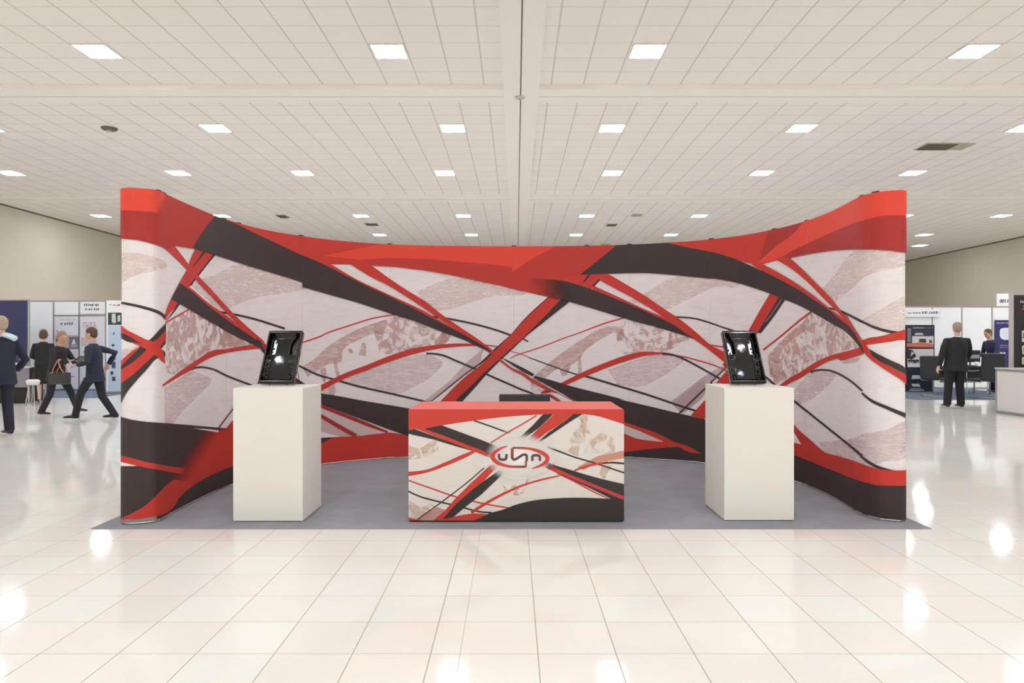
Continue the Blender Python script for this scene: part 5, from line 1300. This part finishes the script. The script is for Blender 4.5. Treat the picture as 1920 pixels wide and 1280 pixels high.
        bake('hair', bm, mat('hair_%d_%d_%d' % hair, hair, 0.7, var=0.35, scale=90, bump=0.4), root, 0.007, 3)
    # ---- trousers or dress
    cl = bmesh.new(); k = bulk
    tube(cl, [sp(0.08*S), sp(0.0), sp(-0.09*S)], [(0.155*S*k, 0.115*S*k), (0.17*S*k, 0.125*S*k), (0.16*S*k, 0.115*S*k)], 20, ref=rt)
    if dress:
        q = (knee[0]+knee[1])/2-up*0.02
        tube(cl, [sp(0.02), sp(-0.12*S), pel.lerp(q, .55), q], [(0.17*S, 0.13*S), (0.175*S, 0.135*S), (0.165*S, 0.14*S), (0.17*S, 0.14*S)], 20, ref=rt)
    else:
        for i in (0, 1):
            tube(cl, [hip[i]+up*0.04, hip[i]-up*0.06, hip[i].lerp(knee[i], .5), knee[i], knee[i].lerp(ank[i], .5), ank[i]-up*0.012], [0.092*S*k, 0.095*S*k, 0.082*S*k, 0.068*S*k, 0.064*S*k, 0.060*S*k], 16)
    bake('trousers' if not dress else 'skirt', cl, mat('cloth_%d_%d_%d' % trousers, trousers, 0.8, var=0.12, scale=25), root, 0.011, 4)
    # ---- shoes
    for i in (0, 1):
        bm = bmesh.new(); td = (toe[i]-heel[i]).normalized(); n_ = up
        tube(bm, [heel[i]+n_*0.034*S-td*0.01, heel[i]+n_*0.036*S+td*0.05, heel[i].lerp(toe[i], .5)+n_*0.034*S, toe[i]+n_*0.022*S, toe[i]+n_*0.017*S+td*0.035*S],
             [(0.030*S, 0.034*S), (0.036*S, 0.042*S), (0.042*S, 0.034*S), (0.042*S, 0.022*S), (0.022*S, 0.015*S)], 14, ref=rt)
        zmin = min(v.co.z for v in bm.verts)
        for v in bm.verts:
            if v.co.z < 0.002 and pit <= 0.01: v.co.z = 0.002
        if zmin < 0.001:
            for v in bm.verts: v.co.z = max(v.co.z, 0.001)
        obj('shoe', bm, mat('shoe_%d_%d_%d' % shoe, shoe, 0.3), root, True)
    # ---- jacket with sleeves to the wrists
    jk = bmesh.new(); hem = -0.17*S if not dress else -0.02*S
    tube(jk, [sp(hem, 0.0), sp(0.0), sp(0.14*S), sp(0.30*S), sp(0.42*S), sp(0.49*S), sp(0.535*S)],
         [(0.195*S*k, 0.145*S*k), (0.18*S*k, 0.135*S*k), (0.165*S*k, 0.122*S*k), (0.18*S*k, 0.13*S*k), (0.175*S*k, 0.115*S*k), (0.112*S*k, 0.085*S*k), (0.07*S, 0.064*S)], 24, ref=srt)
    for i in (0, 1):
        ce = elb[i].lerp(wr[i], 0.93)
        tube(jk, [sp(0.465*S), sh[i], sh[i].lerp(elb[i], .4), elb[i], elb[i].lerp(wr[i], .5), ce], [0.05*S*k, 0.062*S*k, 0.059*S*k, 0.053*S*k, 0.050*S*k, 0.043*S*k], 16)
    bake('jacket', jk, mat('cloth_%d_%d_%d' % jacket, jacket, 0.8, var=0.15, scale=20), root, 0.010, 4)
    if collar:
        bm = bmesh.new(); tube(bm, [neck0-up*0.012+f*0.004, neck0+up*0.034], [(0.070*S, 0.068*S), (0.062*S, 0.060*S)], 18); obj('shirt_collar', bm, mat('shirt_%d_%d_%d' % collar, collar, 0.7), root, True)
    return root, wr, hc, elb, f, rt

PI = math.pi
# man in a navy suit at the left picture edge, seen from behind, turned left
person('man in a dark navy suit cut off by the left picture edge, back turned', (px(2, 9.95), 9.95), 1.74, math.radians(150), ((0.02, -0.12, 0, 0), (0.0, 0.11, 0, 0)), ((0.28, -0.12, 1.02), (0.16, 0.27, 0.95)),
       jacket=(30, 34, 54), trousers=(32, 32, 44), hair=(172, 152, 130), bulk=1.06, head_yaw=0.2, collar=(200, 214, 232))
pa = bpy.data.objects['person']
bm = bmesh.new(); tube(bm, smooth_pts([(0.05, 0.0, 1.475), (0.11, -0.02, 1.47), (0.17, -0.01, 1.445), (0.22, 0.0, 1.415)], 4), [(0.03, 0.03)]+[(0.045, 0.04)]*11+[(0.03, 0.03)], 12)
obj('shoulder_scarf', bm, mat('pale_blue_cloth', (206, 226, 232), 0.7), pa, True)
# woman in black at the desk
person('woman in a black dress with brown bobbed hair standing at the grey-fronted desk', (px(81, 15.5), 15.5), 1.66, math.radians(120), ((0.0, -0.07, 0, 0), (0.03, 0.08, 0, 0)), ((0.30, -0.12, 1.0), (0.26, 0.14, 1.0)),
       jacket=(24, 23, 25), trousers=(22, 21, 24), hair=(84, 62, 44), dress=True, longhair=True, collar=None, head_pitch=0.15, lean=0.05)
# woman walking to the right with a tablet
pw = person('woman in black walking right, looking down at a tablet, bag on her arm', (px(106, 12.8), 12.8), 1.63, math.radians(-8), ((0.44, -0.04, 0.0, 0.0), (-0.25, 0.08, 0.0, 0)), ((0.36, -0.14, 1.05), (0.36, 0.10, 1.03)),
       jacket=(34, 32, 32), trousers=(34, 34, 40), hair=(150, 116, 92), longhair=True, collar=(196, 150, 140), lean=0.14, head_pitch=0.2, hipdrop=0.05, head_yaw=-0.3)
tb = (pw[1][0]+pw[1][1])/2+pw[4]*0.13+Vector((0, 0, 0.028))
r = thing('tablet', 'dark tablet held by the woman walking right', 'tablet', (pw[0].location.x+tb.x, pw[0].location.y+tb.y, tb.z), math.radians(-8))
Mx = Matrix.Rotation(math.radians(-35), 4, 'Y')
obj('case', bbox(-0.09, 0.09, -0.125, 0.125, -0.006, 0.004, 0.003, 2, Mx), M_black, r); obj('screen', bbox(-0.08, 0.08, -0.115, 0.115, 0.0042, 0.006, 0.0005, 1, Mx), mat('tablet_glass', (70, 60, 66), 0.1), r)
e = pw[3][1].lerp(pw[1][1], 0.35)          # strap hangs over her forearm
r = thing('handbag', 'dark grey handbag with a tan strap on the arm of the woman walking right', 'handbag', (pw[0].location.x+e.x, pw[0].location.y+e.y, 0.0))
zb = e.z-0.30
obj('bag_body', bbox(-0.18, 0.18, -0.055, 0.055, zb-0.10, zb+0.12, 0.03, 4), mat('bag_leather', (56, 54, 52), 0.5), r, True)
bm = bmesh.new()
for xx in (-0.05, 0.05): tube(bm, smooth_pts([(xx*2.2, -0.045, zb+0.1), (xx*1.3, -0.075, zb+0.2), (xx*0.4, -0.06, e.z-0.0), (xx*0.3, 0.0, e.z+0.058), (xx*0.4, 0.06, e.z-0.0), (xx*1.3, 0.075, zb+0.2), (xx*2.2, 0.045, zb+0.1)], 5), 0.009, 8)
obj('strap', bm, mat('tan_strap', (196, 130, 104), 0.6), r, True)
# man walking left
pm = person('man in a dark navy suit with brown hair walking left in mid-stride', (px(178, 12.15), 12.15), 1.70, math.radians(184), ((0.32, -0.03, 0.0, 0.0), (-0.30, 0.08, 0.0, 0.0)), ((0.20, -0.2, 0.98), (-0.10, 0.25, 0.96)),
       jacket=(30, 36, 56), trousers=(26, 27, 36), hair=(84, 60, 42), lean=0.06, hipdrop=0.07, collar=(150, 170, 204), head_pitch=0.12)
# man in black suit seen from behind on the right
person('man in a black suit seen from behind at the right booth', (px(1792, 14.27), 14.27), 1.78, math.radians(84), ((0.0, -0.17, 0, 0), (-0.01, 0.10, 0, 0)), ((0.02, -0.34, 0.83), (0.30, 0.34, 0.96)),
       jacket=(27, 27, 29), trousers=(22, 22, 25), hair=(150, 132, 112), bulk=1.2, side_lean=0.05, collar=(226, 222, 218))
# man bending over the table
person('man in a navy top bending left over the meeting table', (px(1868, 18.45), 18.5, 0.0125), 1.78, math.radians(190), ((0.0, -0.12, 0, 0), (-0.08, 0.13, 0, 0)), ((0.40, -0.18, 0.92), (0.32, 0.22, 0.96)),
       jacket=(42, 42, 76), trousers=(30, 30, 38), hair=(100, 76, 56), lean=0.30, head_pitch=0.1, collar=None, hipdrop=0.03)
bpy.context.view_layer.update()
